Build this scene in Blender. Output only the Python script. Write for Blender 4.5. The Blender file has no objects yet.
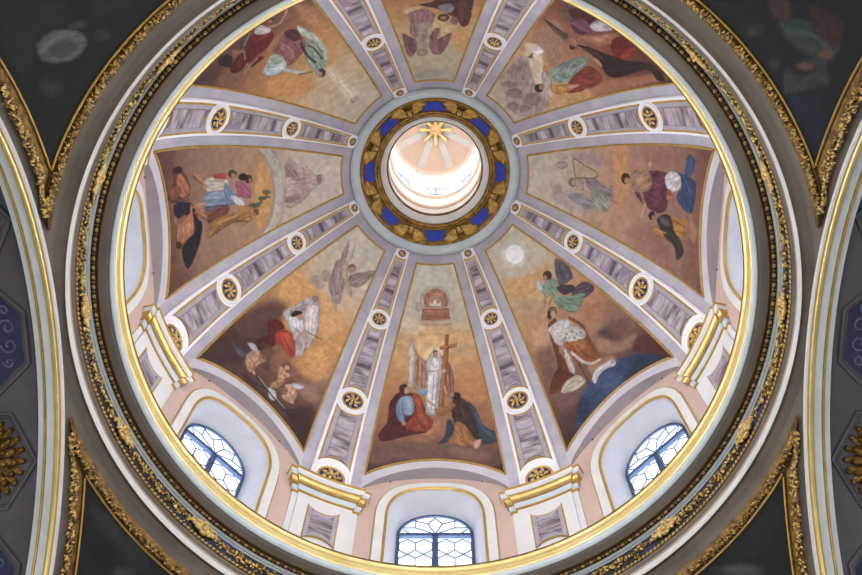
import bpy, bmesh, math, random
import numpy as np
from mathutils import Vector, Matrix

# ------------------------------------------------------------------ scale
S = 6.0                 # radius of the cornice lip in metres
ZC = 21.05              # height of the cornice lip above the floor
scene = bpy.context.scene
COL = scene.collection
R = math.radians
random.seed(7)

def W(r, a, z):
    """point at azimuth a (degrees, from +Y towards +X), lip units"""
    t = R(a)
    return (r * math.sin(t), r * math.cos(t), z)

# ------------------------------------------------------------------ materials
def srgb(c):
    if isinstance(c, str):
        c = [int(c[i:i + 2], 16) for i in (0, 2, 4)]
    out = []
    for v in c:
        v = v / 255.0
        out.append(v / 12.92 if v <= 0.04045 else ((v + 0.055) / 1.055) ** 2.4)
    return out

def mat(name, col, col2=None, rough=0.7, metal=0.0, scale=4.0, bump=0.0, detail=6.0, stretch=(1, 1, 1), lo=0.35, hi=0.65, bscale=None):
    m = bpy.data.materials.new(name)
    m.use_nodes = True
    nt = m.node_tree
    b = nt.nodes['Principled BSDF']
    b.inputs['Roughness'].default_value = rough
    b.inputs['Metallic'].default_value = metal
    c1 = srgb(col) + [1]
    c2 = srgb(col2) + [1] if col2 else c1
    tc = nt.nodes.new('ShaderNodeTexCoord')
    mp = nt.nodes.new('ShaderNodeMapping')
    mp.inputs['Scale'].default_value = stretch
    nt.links.new(tc.outputs['Object'], mp.inputs['Vector'])
    n = nt.nodes.new('ShaderNodeTexNoise')
    n.inputs['Scale'].default_value = scale
    n.inputs['Detail'].default_value = detail
    n.inputs['Roughness'].default_value = 0.65
    nt.links.new(mp.outputs['Vector'], n.inputs['Vector'])
    cr = nt.nodes.new('ShaderNodeValToRGB')
    cr.color_ramp.elements[0].position = lo
    cr.color_ramp.elements[0].color = c1
    cr.color_ramp.elements[1].position = hi
    cr.color_ramp.elements[1].color = c2
    nt.links.new(n.outputs['Fac'], cr.inputs['Fac'])
    nt.links.new(cr.outputs['Color'], b.inputs['Base Color'])
    if bump:
        bp = nt.nodes.new('ShaderNodeBump')
        bp.inputs['Strength'].default_value = bump
        bp.inputs['Distance'].default_value = 0.05
        if bscale:
            n2 = nt.nodes.new('ShaderNodeTexNoise')
            n2.inputs['Scale'].default_value = bscale
            n2.inputs['Detail'].default_value = 4
            nt.links.new(tc.outputs['Object'], n2.inputs['Vector'])
            nt.links.new(n2.outputs['Fac'], bp.inputs['Height'])
        else:
            nt.links.new(n.outputs['Fac'], bp.inputs['Height'])
        nt.links.new(bp.outputs['Normal'], b.inputs['Normal'])
    return m

def paint_mat(name, gain):
    m = bpy.data.materials.new(name)
    m.use_nodes = True
    nt = m.node_tree
    b = nt.nodes['Principled BSDF']
    b.inputs['Roughness'].default_value = 0.85
    at = nt.nodes.new('ShaderNodeAttribute')
    at.attribute_name = 'paint'
    tc = nt.nodes.new('ShaderNodeTexCoord')
    n = nt.nodes.new('ShaderNodeTexNoise')
    n.inputs['Scale'].default_value = 5.0
    n.inputs['Detail'].default_value = 7
    nt.links.new(tc.outputs['Object'], n.inputs['Vector'])
    mr = nt.nodes.new('ShaderNodeMapRange')
    mr.inputs['From Min'].default_value = 0.3
    mr.inputs['From Max'].default_value = 0.7
    mr.inputs['To Min'].default_value = 0.88 * gain
    mr.inputs['To Max'].default_value = 1.12 * gain
    nt.links.new(n.outputs['Fac'], mr.inputs['Value'])
    mx = nt.nodes.new('ShaderNodeVectorMath')
    mx.operation = 'MULTIPLY'
    nt.links.new(at.outputs['Color'], mx.inputs[0])
    nt.links.new(mr.outputs['Result'], mx.inputs[1])
    nt.links.new(mx.outputs['Vector'], b.inputs['Base Color'])
    return m

M = {
    'shell': mat('lavender_plaster', (188, 184, 194), (166, 162, 175), 0.85, scale=1.3, bump=0.05),
    'border': mat('pale_plaster_border', (205, 200, 208), (190, 186, 196), 0.85, scale=1.5),
    'soffit_plaster': mat('grey_lunette_plaster', (190, 186, 196), (172, 168, 180), 0.85, scale=1.2),
    'pink': mat('pink_plaster', (208, 180, 170), (194, 168, 160), 0.85, scale=1.0, bump=0.05),
    'white': mat('white_stucco', (227, 226, 225), (214, 214, 217), 0.6, scale=1.6),
    'white_blue': mat('cool_white_stucco', (206, 217, 224), (188, 200, 210), 0.6, scale=1.6),
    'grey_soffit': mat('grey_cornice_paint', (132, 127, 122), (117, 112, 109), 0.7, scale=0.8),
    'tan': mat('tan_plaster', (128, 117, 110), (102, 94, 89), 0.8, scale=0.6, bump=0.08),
    'tan_line': mat('tan_moulding_line', (178, 164, 146), (160, 146, 130), 0.7),
    'gilt': mat('polished_gilding', (240, 222, 160), (226, 200, 128), 0.38, 0.6, scale=2.0),
    'gilt_line': mat('gilded_line', (208, 172, 96), (184, 144, 66), 0.45, 0.45, scale=3.0),
    'gilt_old': mat('aged_gilding', (206, 168, 92), (128, 94, 42), 0.36, 0.7, scale=6.0, bump=0.5, bscale=9.0),
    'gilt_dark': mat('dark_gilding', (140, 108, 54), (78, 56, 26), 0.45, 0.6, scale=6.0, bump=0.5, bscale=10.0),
    'gilt_pale': mat('pale_gilding', (232, 204, 142), (196, 158, 92), 0.42, 0.5, scale=8.0),
    'gilt_leaf': mat('leaf_gilding', (226, 192, 120), (84, 60, 28), 0.4, 0.6, scale=14.0, bump=0.6, bscale=14.0, lo=0.42, hi=0.58),
    'gilt_band': mat('brown_gilding', (128, 96, 44), (92, 66, 28), 0.45, 0.5, scale=5.0),
    'gilt_leafy': mat('wing_gilding', (220, 182, 104), (168, 128, 62), 0.4, 0.55, scale=7.0, bump=0.4, bscale=9.0),
    'gilt_cyma': mat('deep_gilding', (208, 178, 114), (180, 148, 84), 0.36, 0.65, scale=3.0),
    'disc_blue': mat('medallion_blue', (30, 38, 104), (40, 50, 124), 0.6),
    'gilt_flower': mat('flower_gilding', (232, 200, 130), (120, 88, 40), 0.4, 0.55, scale=16.0, bump=0.5, bscale=12.0, lo=0.45, hi=0.68),
    'rib_white': mat('bright_white_stucco', (243, 243, 248), (234, 235, 242), 0.6, scale=1.6),
    'frieze': mat('dark_navy_frieze', (30, 30, 44), (44, 52, 96), 0.7, scale=0.9, lo=0.5, hi=0.62),
    'egg_bed': mat('dark_egg_bed', (46, 36, 24), (70, 52, 30), 0.6, 0.3, scale=6.0),
    'blue': mat('ultramarine_paint', (34, 52, 160), (48, 70, 184), 0.6, scale=2.0),
    'navy': mat('navy_paint', (14, 22, 62), (20, 30, 84), 0.6, scale=2.0),
    'navy_orn': mat('grey_scroll_paint', (96, 104, 130), (70, 78, 110), 0.7, scale=4.0),
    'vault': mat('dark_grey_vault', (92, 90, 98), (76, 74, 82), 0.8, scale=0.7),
    'inlay': mat('grey_violet_field', (178, 172, 184), (160, 154, 168), 0.7, scale=2.0),
    'marble': mat('violet_marble', (96, 78, 94), (198, 186, 196), 0.45, scale=1.5, stretch=(0.5, 2.4, 2.4), detail=5, lo=0.40, hi=0.60),
    'marble_edge': mat('dark_marble_edge', (108, 98, 112), (128, 118, 130), 0.6, scale=3.0),
    'reveal': mat('white_reveal', (206, 208, 218), (194, 197, 210), 0.6, scale=1.2),
    'iron': mat('blue_grey_iron', (66, 88, 128), (56, 76, 112), 0.5, 0.2, scale=3.0),
    'lantern': mat('lantern_cream', (248, 244, 240), (242, 236, 230), 0.7, scale=2.0),
    'lantern_pink': mat('lantern_pink', (232, 206, 190), (226, 198, 180), 0.7, scale=2.0),
    'stone': mat('floor_stone', (120, 112, 104), (96, 90, 84), 0.5, scale=0.6),
    'nave': mat('nave_plaster', (150, 144, 138), (136, 130, 126), 0.85, scale=0.5),
    'hole': mat('dark_lamp_hole', (26, 24, 26), (18, 16, 18), 0.8),
    'fresco': paint_mat('fresco_paint', 0.97),
    'oil': paint_mat('pendentive_paint', 0.5),
}
g = bpy.data.materials.new('window_glass')
g.use_nodes = True
nt = g.node_tree
nt.nodes.clear()
o_ = nt.nodes.new('ShaderNodeOutputMaterial')
mx_ = nt.nodes.new('ShaderNodeMixShader')
mx_.inputs[0].default_value = 0.06
tr_ = nt.nodes.new('ShaderNodeBsdfTransparent')
tr_.inputs[0].default_value = (0.97, 0.985, 1, 1)
gl_ = nt.nodes.new('ShaderNodeBsdfGlossy')
gl_.inputs['Roughness'].default_value = 0.05
nt.links.new(tr_.outputs[0], mx_.inputs[1])
nt.links.new(gl_.outputs[0], mx_.inputs[2])
nt.links.new(mx_.outputs[0], o_.inputs[0])
M['glass'] = g

# ------------------------------------------------------------------ mesh builder (lip units in, metres out)
class MB:
    def __init__(s, frame=None, zmin=None):
        s.zmin = zmin
        s.v = []
        s.f = []
        s.frame = frame          # (azimuth, r0, z0): vertices become local to a thing standing there
    def pt(s, p):
        s.v.append(p)
        return len(s.v) - 1
    def grid(s, rows, close_u=False, flip=False):
        """rows of equally long point lists"""
        i0 = len(s.v)
        n = len(rows[0])
        for r in rows:
            s.v.extend(r)
        for j in range(len(rows) - 1):
            for i in range(n if close_u else n - 1):
                a = i0 + j * n + i
                b = i0 + j * n + (i + 1) % n
                c = b + n
                d = a + n
                s.f.append((a, d, c, b) if flip else (a, b, c, d))
        return s
    def rev(s, prof, seg=192, a0=-180.0, a1=180.0):
        full = abs(a1 - a0 - 360) < 1e-6
        k = seg if full else seg + 1
        rows = [[W(r, a0 + (a1 - a0) * i / seg, z) for i in range(k)] for r, z in prof]
        return s.grid(rows, close_u=full)
    def fan(s, pts, flip=False):
        i0 = len(s.v)
        s.v.extend(pts)
        idx = list(range(i0, i0 + len(pts)))
        s.f.append(tuple(idx[::-1] if flip else idx))
        return s
    def blob(s, c, ax, ay, az, nu=8, nv=5):
        """ellipsoid with three semi-axis vectors"""
        c, ax, ay, az = map(Vector, (c, ax, ay, az))
        i0 = len(s.v)
        s.v.append(tuple(c + az))
        for j in range(1, nv):
            t = math.pi * j / nv
            for i in range(nu):
                p = 2 * math.pi * i / nu
                s.v.append(tuple(c + ax * (math.sin(t) * math.cos(p)) + ay * (math.sin(t) * math.sin(p)) + az * math.cos(t)))
        s.v.append(tuple(c - az))
        last = len(s.v) - 1
        for i in range(nu):
            s.f.append((i0, i0 + 1 + i, i0 + 1 + (i + 1) % nu))
            for j in range(nv - 2):
                a = i0 + 1 + j * nu + i
                b = i0 + 1 + j * nu + (i + 1) % nu
                s.f.append((a, a + nu, b + nu, b))
            s.f.append((last, i0 + 1 + (nv - 2) * nu + (i + 1) % nu, i0 + 1 + (nv - 2) * nu + i))
        return s
    def box(s, c, ax, ay, az):
        c, ax, ay, az = map(Vector, (c, ax, ay, az))
        i0 = len(s.v)
        for k in (-1, 1):
            for j in (-1, 1):
                for i in (-1, 1):
                    s.v.append(tuple(c + ax * i + ay * j + az * k))
        for q in ((0, 2, 3, 1), (4, 5, 7, 6), (0, 1, 5, 4), (2, 6, 7, 3), (0, 4, 6, 2), (1, 3, 7, 5)):
            s.f.append(tuple(i0 + k for k in q))
        return s
    def tube(s, pts, rad, n=6, closed=False):
        """round bar along a polyline"""
        P = [Vector(p) for p in pts]
        m = len(P)
        rows = []
        up = None
        for i in range(m):
            if closed:
                d = P[(i + 1) % m] - P[i - 1]
            else:
                d = P[min(i + 1, m - 1)] - P[max(i - 1, 0)]
            d.normalize()
            if up is None:
                up = d.orthogonal().normalized()
            up = (up - d * up.dot(d)).normalized()
            sd = d.cross(up)
            rows.append([tuple(P[i] + up * (rad * math.cos(2 * math.pi * k / n)) + sd * (rad * math.sin(2 * math.pi * k / n))) for k in range(n)])
        if closed:
            rows.append(rows[0])
        s.grid(rows, close_u=True)
        if not closed:
            i0 = len(s.v)
            s.fan(rows[0], True)
            s.fan(rows[-1])
        return s
    def build(s, name, material, parent=None, smooth=True, colors=None, angle=40):
        me = bpy.data.meshes.new(name)
        if s.zmin is not None:           # the pedestal hides the lower half
            s.v = [(x, y, max(z, s.zmin)) for x, y, z in s.v]
        if s.frame:
            a, r0, z0 = s.frame
            t = R(a)
            ca, sa = math.cos(t), math.sin(t)
            vs = [((x * ca - y * sa) * S, ((x * sa + y * ca) - r0) * S, (z - z0) * S) for x, y, z in s.v]
        else:
            vs = [(x * S, y * S, ZC + z * S) for x, y, z in s.v]
        me.from_pydata(vs, [], s.f)
        me.materials.append(material)
        if colors is not None:
            at = me.color_attributes.new('paint', 'FLOAT_COLOR', 'POINT')
            at.data.foreach_set('color', np.asarray(colors, dtype=np.float32).ravel())
        bm = bmesh.new()
        bm.from_mesh(me)
        if colors is None:
            bmesh.ops.remove_doubles(bm, verts=bm.verts, dist=0.0004)
        bmesh.ops.recalc_face_normals(bm, faces=bm.faces)
        bm.to_mesh(me)
        bm.free()
        if smooth:
            me.shade_smooth()
            me.set_sharp_from_angle(angle=R(angle))
        o = bpy.data.objects.new(name, me)
        COL.objects.link(o)
        if parent is not None:
            o.parent = parent
        return o

def empty(name, a, r0, z0):
    o = bpy.data.objects.new(name, None)
    o.empty_display_size = 0.3
    COL.objects.link(o)
    x, y, z = W(r0, a, z0)
    o.location = (x * S, y * S, ZC + z * S)
    o.rotation_euler = (0, 0, -R(a))
    return o

def tag(o, label, cat, group=None):
    o['label'] = label
    o['category'] = cat
    if group:
        o['group'] = group
    return o

def structure(o):
    o['kind'] = 'structure'
    return o

def copy_tree(o, parent=None):
    c = o.copy()
    COL.objects.link(c)
    if parent is not None:
        c.parent = parent
    for ch in list(o.children):
        copy_tree(ch, c)
    return c

def place(o, a, r0, z0):
    x, y, z = W(r0, a, z0)
    o.location = (x * S, y * S, ZC + z * S)
    o.rotation_euler = (0, 0, -R(a))

# ------------------------------------------------------------------ dome profile
DCR, DCZ, DR = -0.81487, 0.47150, 2.04267
def dome(phi, off=0.0):
    """radius and height on the dome meridian, off inwards"""
    t = R(phi)
    return DCR + (DR - off) * math.cos(t), DCZ + (DR - off) * math.sin(t)
def D(a, phi, off=0.0):
    r, z = dome(phi, off)
    return W(r, a, z)

BAYS = [45.0 * k for k in range(8)]
RIBS = [22.5 + 45.0 * k for k in range(8)]

def band_low(d):
    """lower edge of the dome shell (phi) at bay azimuth d"""
    s = abs(d) / 15.8
    if s >= 1:
        return 10.75 - 5.0 * min(1.0, (abs(d) - 15.8) / 2.5)
    return 10.75 + 5.65 * (1 - s ** 2.0) ** 0.8
def fresco_half(phi):
    r, z = dome(phi)
    return 18.0 - math.degrees(0.053 / r)
def fresco_low(s):
    return 13.5 + 4.25 * max(0.0, 1 - abs(s) ** 2.0) ** 0.85

# ================================================================== THE SETTING
# dome shell
mb = MB()
for b in BAYS:
    ds = [-22.5 + 45 * i / 72 for i in range(73)]
    rows = []
    for j in range(41):
        v = j / 40
        rows.append([D(b + d, band_low(d) + (53.0 - band_low(d)) * v) for d in ds])
    mb.grid(rows)
shell = structure(mb.build('ceiling', M['shell']))
# painted pale border along each lunette and its shaded soffit
for b in BAYS:
    ds = [-15.8 + 31.6 * i / 60 for i in range(61)]
    mb = MB()
    rows = [[], []]
    for d in ds:
        s = d / 15.4
        lo = band_low(d)
        hi = max(fresco_low(min(1, abs(s))) - 0.1, lo + 0.05)
        rows[0].append(D(b + d, lo, 0.0015))
        rows[1].append(D(b + d, hi, 0.0015))
    mb.grid(rows)
    mb.build('lunette_border', M['border'], shell)
    mb = MB()
    rows = [[], []]
    for d in ds:
        r, z = dome(band_low(d))
        rows[0].append(W(r - 0.001, b + d, z))
        rows[1].append(W(1.215, b + d, z + 0.004))
    mb.grid(rows)
    mb.build('lunette_soffit', M['soffit_plaster'], shell)

# drum wall with window openings
RW = 1.2
def arch_outline(a, zs, h, bottom, n, npt=33, jamb=8, bot=9):
    """closed outline: up the left jamb, over, down, along the sill; (x, z)"""
    o = []
    for i in range(jamb):
        o.append((-a, bottom + (zs - bottom) * i / jamb))
    for i in range(npt):
        t = math.pi - math.pi * i / (npt - 1)
        c, s_ = math.cos(t), math.sin(t)
        o.append((a * math.copysign(abs(c) ** (2 / n), c), zs + h * abs(s_) ** (2 / n)))
    for i in range(jamb):
        o.append((a, zs - (zs - bottom) * (i + 1) / jamb))
    for i in range(1, bot):
        o.append((a - 2 * a * i / bot, bottom))
    return o
OUT_IN = arch_outline(9.75, 0.66, 0.288, 0.10, 2.35)     # opening in the wall (degrees, z)
OUT_OUT = arch_outline(12.1, 0.66, 0.333, 0.04, 2.35)    # outer edge of the white surround
mb = MB()
for b in BAYS:
    inner, outer = [], []
    for x, z in OUT_IN:
        inner.append(W(RW, b + x, z))
        # push the same direction out to the bay rectangle
        dx, dz = x / 22.5, (z - 0.52)
        hz = 0.62 if dz > 0 else 0.68
        k = 1 / max(abs(dx), abs(dz) / hz, 1e-6)
        outer.append((dx * k * 22.5, 0.52 + dz * k))
    corners = [(-22.5, -0.16), (-22.5, 1.14), (22.5, 1.14), (22.5, -0.16)]
    for c in corners:                                        # snap the nearest outline ray to each corner
        i = min(range(len(outer)), key=lambda q: (outer[q][0] - c[0]) ** 2 / 500 + (outer[q][1] - c[1]) ** 2)
        outer[i] = c
    rows = [inner]
    for j in range(1, 7):
        f = j / 6
        rows.append([W(RW, b + x * (1 - f) + ox * f, z * (1 - f) + oz * f) for (x, z), (ox, oz) in zip(OUT_IN, outer)])
    mb.grid(rows, close_u=True)
structure(mb.build('wall_drum', M['pink']))

# windows (structure): reveal, white surround with gilt line, frame, bars, panes
RG = 1.30
G_A = 0.163
G_OUT = arch_outline(G_A, 0.72, 0.168, 0.17, 2.0)
def window(k, b):
    root = empty('window_%d' % (k + 1), b, RW, 0.0)
    structure(root)
    fr = (b, RW, 0.0)
    # splayed reveal in two steps
    rows = []
    rows.append([W(RW, b + x, z) for x, z in OUT_IN])
    rows.append([W(RW + 0.004, b + x * 0.985, z - 0.004) for x, z in OUT_IN])
    n = len(OUT_IN)
    mid = arch_outline(8.05, 0.69, 0.225, 0.13, 2.25)
    for f in (0.5, 1.0):
        rows.append([W(RW + 0.004 + 0.056 * f, b + x * 0.985 * (1 - f) + mx * f, (z - 0.004) * (1 - f) + mz * f) for (x, z), (mx, mz) in zip(OUT_IN, mid)])
    for f in (0.3, 0.65, 1.0):
        row = []
        for (mx, mz), (gx, gz) in zip(mid, G_OUT):
            p = Vector(W(RW + 0.06, b + mx, mz))
            t = R(b)
            q = Vector((gx * math.cos(t) + RG * math.sin(t), -gx * math.sin(t) + RG * math.cos(t), gz))
            e = f ** 0.75
            pq = p.lerp(q, f)
            row.append((pq.x, pq.y, p.z + (q.z - p.z) * e))
        rows.append(row)
    m_ = MB(fr)
    m_.grid(rows, close_u=True)
    m_.build('reveal', M['reveal'], root)
    m_ = MB(fr)
    t_ = 0.010
    rows = [[W(RW - 0.001, b + x, z) for x, z in OUT_OUT],
            [W(RW - t_, b + x * 0.99, z - 0.002) for x, z in OUT_OUT],
            [W(RW - t_, b + x * 1.05, z + 0.006) for x, z in OUT_IN],
            [W(RW - 0.002, b + x * 1.03, z + 0.004) for x, z in OUT_IN]]
    m_.grid(rows, close_u=True)
    m_.build('surround', M['white'], root)
    m_ = MB(fr)
    m_.tube([W(RW - 0.006, b + x * 1.015, z + 0.002) for x, z in OUT_IN], 0.0065, 6, True)
    m_.build('gilt_molding', M['gilt_line'], root)
    m_ = MB(fr)
    m_.tube([W(RW - 0.004, b + x * 1.004, z + 0.001) for x, z in OUT_OUT], 0.0022, 5, True)
    m_.build('gilt_edge', M['gilt_line'], root)
    # glazing, flat in the plane y = RG
    tt = R(b)
    def L(x, z, y=RG):
        return (x * math.cos(tt) + y * math.sin(tt), -x * math.sin(tt) + y * math.cos(tt), z)
    ins = arch_outline(G_A - 0.012, 0.722, 0.154, 0.182, 2.0)
    m_ = MB(fr)
    m_.grid([[L(x, z, RG) for x, z in G_OUT], [L(x, z, RG - 0.008) for x, z in G_OUT], [L(x, z, RG - 0.008) for x, z in ins], [L(x, z, RG) for x, z in ins]], close_u=True)
    fo = m_.build('frame', M['iron'], root)
    m_ = MB(fr)
    m_.box(L(0, 0.717, RG - 0.004), Vector(L(G_A - 0.004, 0, 0)) - Vector(L(0, 0, 0)), (0, 0, 0.0105), Vector(L(0, 0, 0.008)) - Vector(L(0, 0, 0)))
    m_.build('transom', M['iron'], root)
    m_ = MB(fr)
    m_.box(L(0, 0.445, RG - 0.004), Vector(L(0.012, 0, 0)) - Vector(L(0, 0, 0)), (0, 0, 0.268), Vector(L(0, 0, 0.008)) - Vector(L(0, 0, 0)))
    m_.build('mullion', M['iron'], root)
    # lead bars: elongated hexagons below, a fan of diamonds above
    def bar(mb_, x0, z0, x1, z1, w=0.0030):
        mb_.tube([L(x0, z0, RG - 0.002), L(x1, z1, RG - 0.002)], w, 4)
    for sgn in (-1, 1):
        m_ = MB(fr)
        xa, xb = 0.012, 0.151
        wd = (xb - xa) / 2
        z = 0.69
        ph = 0.118
        while z > 0.2:
            for h in range(2):
                x0 = xa + wd * h
                top, bot_ = z, z - ph
                su, sl = z - ph * 0.25, z - ph * 0.72
                for q in (((x0 + wd / 2, top), (x0, su)), ((x0 + wd / 2, top), (x0 + wd, su)), ((x0, su), (x0, sl)), ((x0 + wd, su), (x0 + wd, sl)),
                          ((x0, sl), (x0 + wd / 2, bot_)), ((x0 + wd, sl), (x0 + wd / 2, bot_))):
                    bar(m_, sgn * q[0][0], max(0.175, q[0][1]), sgn * q[1][0], max(0.175, q[1][1]))
            z -= ph
        m_.build('glazing_bars', M['iron'], root)
    m_ = MB(fr)
    for sgn in (-1, 1):
        for q in (((0, 0.868), (0.031, 0.818)), ((0.031, 0.818), (0.0, 0.735)), ((0.031, 0.818), (0.085, 0.842)), ((0.085, 0.842), (0.085, 0.785)),
                  ((0.085, 0.785), (0.004, 0.735)), ((0.085, 0.785), (0.138, 0.785)), ((0.138, 0.772), (0.10, 0.728)), ((0.085, 0.842), (0.098, 0.852))):
            bar(m_, sgn * q[0][0], q[0][1], sgn * q[1][0], q[1][1])
    m_.build('glazing_bars', M['iron'], root)
    fanp = [p for p in ins if p[1] >= 0.722]
    for pts in ([(x, z) for x, z in fanp], [(-0.151, 0.182), (-0.151, 0.717), (-0.0, 0.717), (-0.0, 0.182)], [(0.0, 0.182), (0.0, 0.717), (0.151, 0.717), (0.151, 0.182)]):
        m_ = MB(fr)
        m_.fan([L(x, z, RG - 0.0005) for x, z in pts])
        m_.build('pane', M['glass'], root, smooth=False)
    # small lamp holes drilled in the plaster around the opening
    for x, z in ((-9.6, 0.985), (10.0, 0.985)):
        m_ = MB(fr)
        m_.blob(W(RW - 0.002, b + x, z), Vector(W(0.0045, b + 90, 0)), (0, 0, 0.0045), Vector(W(0.003, b, 0)), 8, 4)
        m_.build('wall_socket', M['hole'], root)
    return root
for k, b in enumerate(BAYS):
    window(k, b)

# ring cornice
def rev_obj(name, prof, m, parent=None, seg=240, frame=None, angle=40):
    b_ = MB()
    b_.rev(prof, seg)
    return b_.build(name, m, parent, angle=angle)
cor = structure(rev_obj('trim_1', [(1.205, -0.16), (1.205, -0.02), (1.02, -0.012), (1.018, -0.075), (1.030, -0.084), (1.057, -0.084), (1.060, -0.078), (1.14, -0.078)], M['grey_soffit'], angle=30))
rev_obj('gilt_lip', [(1.03, -0.002), (1.006, 0.004), (1.0005, 0.0), (0.9995, -0.006), (1.002, -0.013), (1.0055, -0.017), (1.0045, -0.026), (1.006, -0.036), (1.0075, -0.040), (1.0065, -0.048), (1.009, -0.056), (1.012, -0.058)], M['gilt'], cor)
rev_obj('lip_shadow_ring', [(1.0012, 0.005), (0.9985, 0.004), (0.9975, 0.0005), (0.9990, -0.003), (1.0008, -0.003)], M['gilt_dark'], cor)  # dark ring put in as the gap shadow inside the lip
rev_obj('white_fillet', [(1.010, -0.057), (1.0085, -0.066), (1.010, -0.078), (1.0165, -0.0835), (1.0205, -0.0835), (1.021, -0.080)], M['white_blue'], cor)
rev_obj('soffit_bead', [(1.0555, -0.082), (1.0565, -0.0865), (1.0585, -0.0865), (1.0595, -0.082)], M['gilt_dark'], cor)
rev_obj('egg_bed', [(1.0590, -0.079), (1.0610, -0.0895), (1.070, -0.096), (1.0775, -0.094), (1.0780, -0.085)], M['egg_bed'], cor)
NE = 216
mb = MB()
md = MB()
for i in range(NE):
    a = 360 * i / NE
    er = Vector(W(1, a, 0))
    et = Vector(W(1, a + 90, 0))
    dn = Vector((0, 0, -1))
    c = Vector(W(1.0680, a, -0.0945))
    mb.blob(c, et * 0.0078, (er - dn * 0.3) * 0.0066, (dn * 0.9 - er * 0.2) * 0.0060, 8, 6)
    a2 = a + 180 / NE
    er = Vector(W(1, a2, 0))
    et = Vector(W(1, a2 + 90, 0))
    c = Vector(W(1.0695, a2, -0.0945))
    md.blob(c + er * 0.002, et * 0.0022, er * 0.0068, dn * 0.0022, 5, 4)
    md.blob(c - er * 0.004 + et * 0.002, et * 0.004 , er * 0.0018, dn * 0.0016, 5, 4)
    md.blob(c - er * 0.004 - et * 0.002, et * 0.004 , er * 0.0018, dn * 0.0016, 5, 4)
mb.build('egg_molding', M['gilt_pale'], cor)
md.build('dart_molding', M['gilt_old'], cor)
rev_obj('blue_white_fillet', [(1.0778, -0.088), (1.0790, -0.097), (1.0835, -0.101), (1.0885, -0.100), (1.0895, -0.104), (1.0925, -0.106), (1.0935, -0.102)], M['white_blue'], cor)
rev_obj('frieze', [(1.0915, -0.095), (1.0915, -0.192)], M['frieze'], cor)
# garland of leaves and sixteen acanthus clasps on the frieze
def leafy(mb_, a, z, size, rr, spread):
    er = Vector(W(1, a, 0))
    et = Vector(W(1, a + 90, 0))
    up = Vector((0, 0, 1))
    th = random.uniform(0, 2 * math.pi)
    u = et * math.cos(th) + up * math.sin(th)
    v = -et * math.sin(th) + up * math.cos(th)
    mb_.blob(Vector(W(rr, a, z)), u * size, v * size * 0.5, -er * size * 0.55, 7, 5)
for q in range(16):
    a0 = 22.5 * q
    g_ = MB()
    for i in range(95):
        t = random.uniform(0.11, 0.89)
        zz = -0.142 + random.gauss(0, 0.013) - 0.006 * math.sin(math.pi * t)
        leafy(g_, a0 + 22.5 * t, max(-0.178, min(-0.110, zz)), random.uniform(0.005, 0.0105), 1.0885, 0)
    for i in range(26):
        t = i / 25
        leafy(g_, a0 + 22.5 * (0.1 + 0.8 * t), -0.142 + 0.008 * math.sin(t * 25), 0.012, 1.086, 0)
    g_.build('leaf_garland', M['gilt_leaf'], cor)
    c_ = MB()
    for s_ in (-1, 1):
        for i in range(9):
            t = i / 8
            aa = a0 + s_ * (0.25 + 2.3 * t)
            leafy(c_, aa, -0.142 + 0.020 * math.sin(3.2 * t + 0.3) * (1 if i % 2 else -1), 0.016 - 0.006 * t, 1.082, 0)
            leafy(c_, aa, -0.142, 0.012, 1.083, 0)
    er = Vector(W(1, a0, 0)); et = Vector(W(1, a0 + 90, 0))
    c_.blob(W(1.078, a0, -0.142), et * 0.009, (0, 0, 0.026), -er * 0.012, 8, 6)
    c_.blob(W(1.080, a0, -0.112), et * 0.014, (0, 0, 0.009), -er * 0.008, 8, 6)
    c_.blob(W(1.080, a0, -0.172), et * 0.014, (0, 0, 0.009), -er * 0.008, 8, 6)
    c_.build('acanthus_clasp', M['gilt_pale'], cor)
rev_obj('bead_bed', [(1.0905, -0.186), (1.0865, -0.189), (1.0870, -0.203), (1.0925, -0.206)], M['gilt_dark'], cor)
mb = MB()
NB = 430
for i in range(NB):
    a = 360 * i / NB
    er = Vector(W(1, a, 0)); et = Vector(W(1, a + 90, 0))
    mb.blob(W(1.0862, a, -0.196), et * 0.0058, (et * 0.4 + Vector((0, 0, 1))) * 0.0068, -er * 0.004, 6, 4)
mb.build('bead_molding', M['gilt_pale'], cor)
rev_obj('lower_white_molding', [(1.0930, -0.203), (1.0905, -0.206), (1.0912, -0.214), (1.0930, -0.2215), (1.0935, -0.223)], M['white'], cor)
rev_obj('tan_line', [(1.0932, -0.2222), (1.0938, -0.2235), (1.0945, -0.2345), (1.0952, -0.236)], M['tan_line'], cor)
rev_obj('lowest_white_molding', [(1.0950, -0.2350), (1.0940, -0.2375), (1.0950, -0.249), (1.0975, -0.2585), (1.0995, -0.260), (1.1005, -0.256), (1.1005, -0.215)], M['white'], cor)

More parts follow.
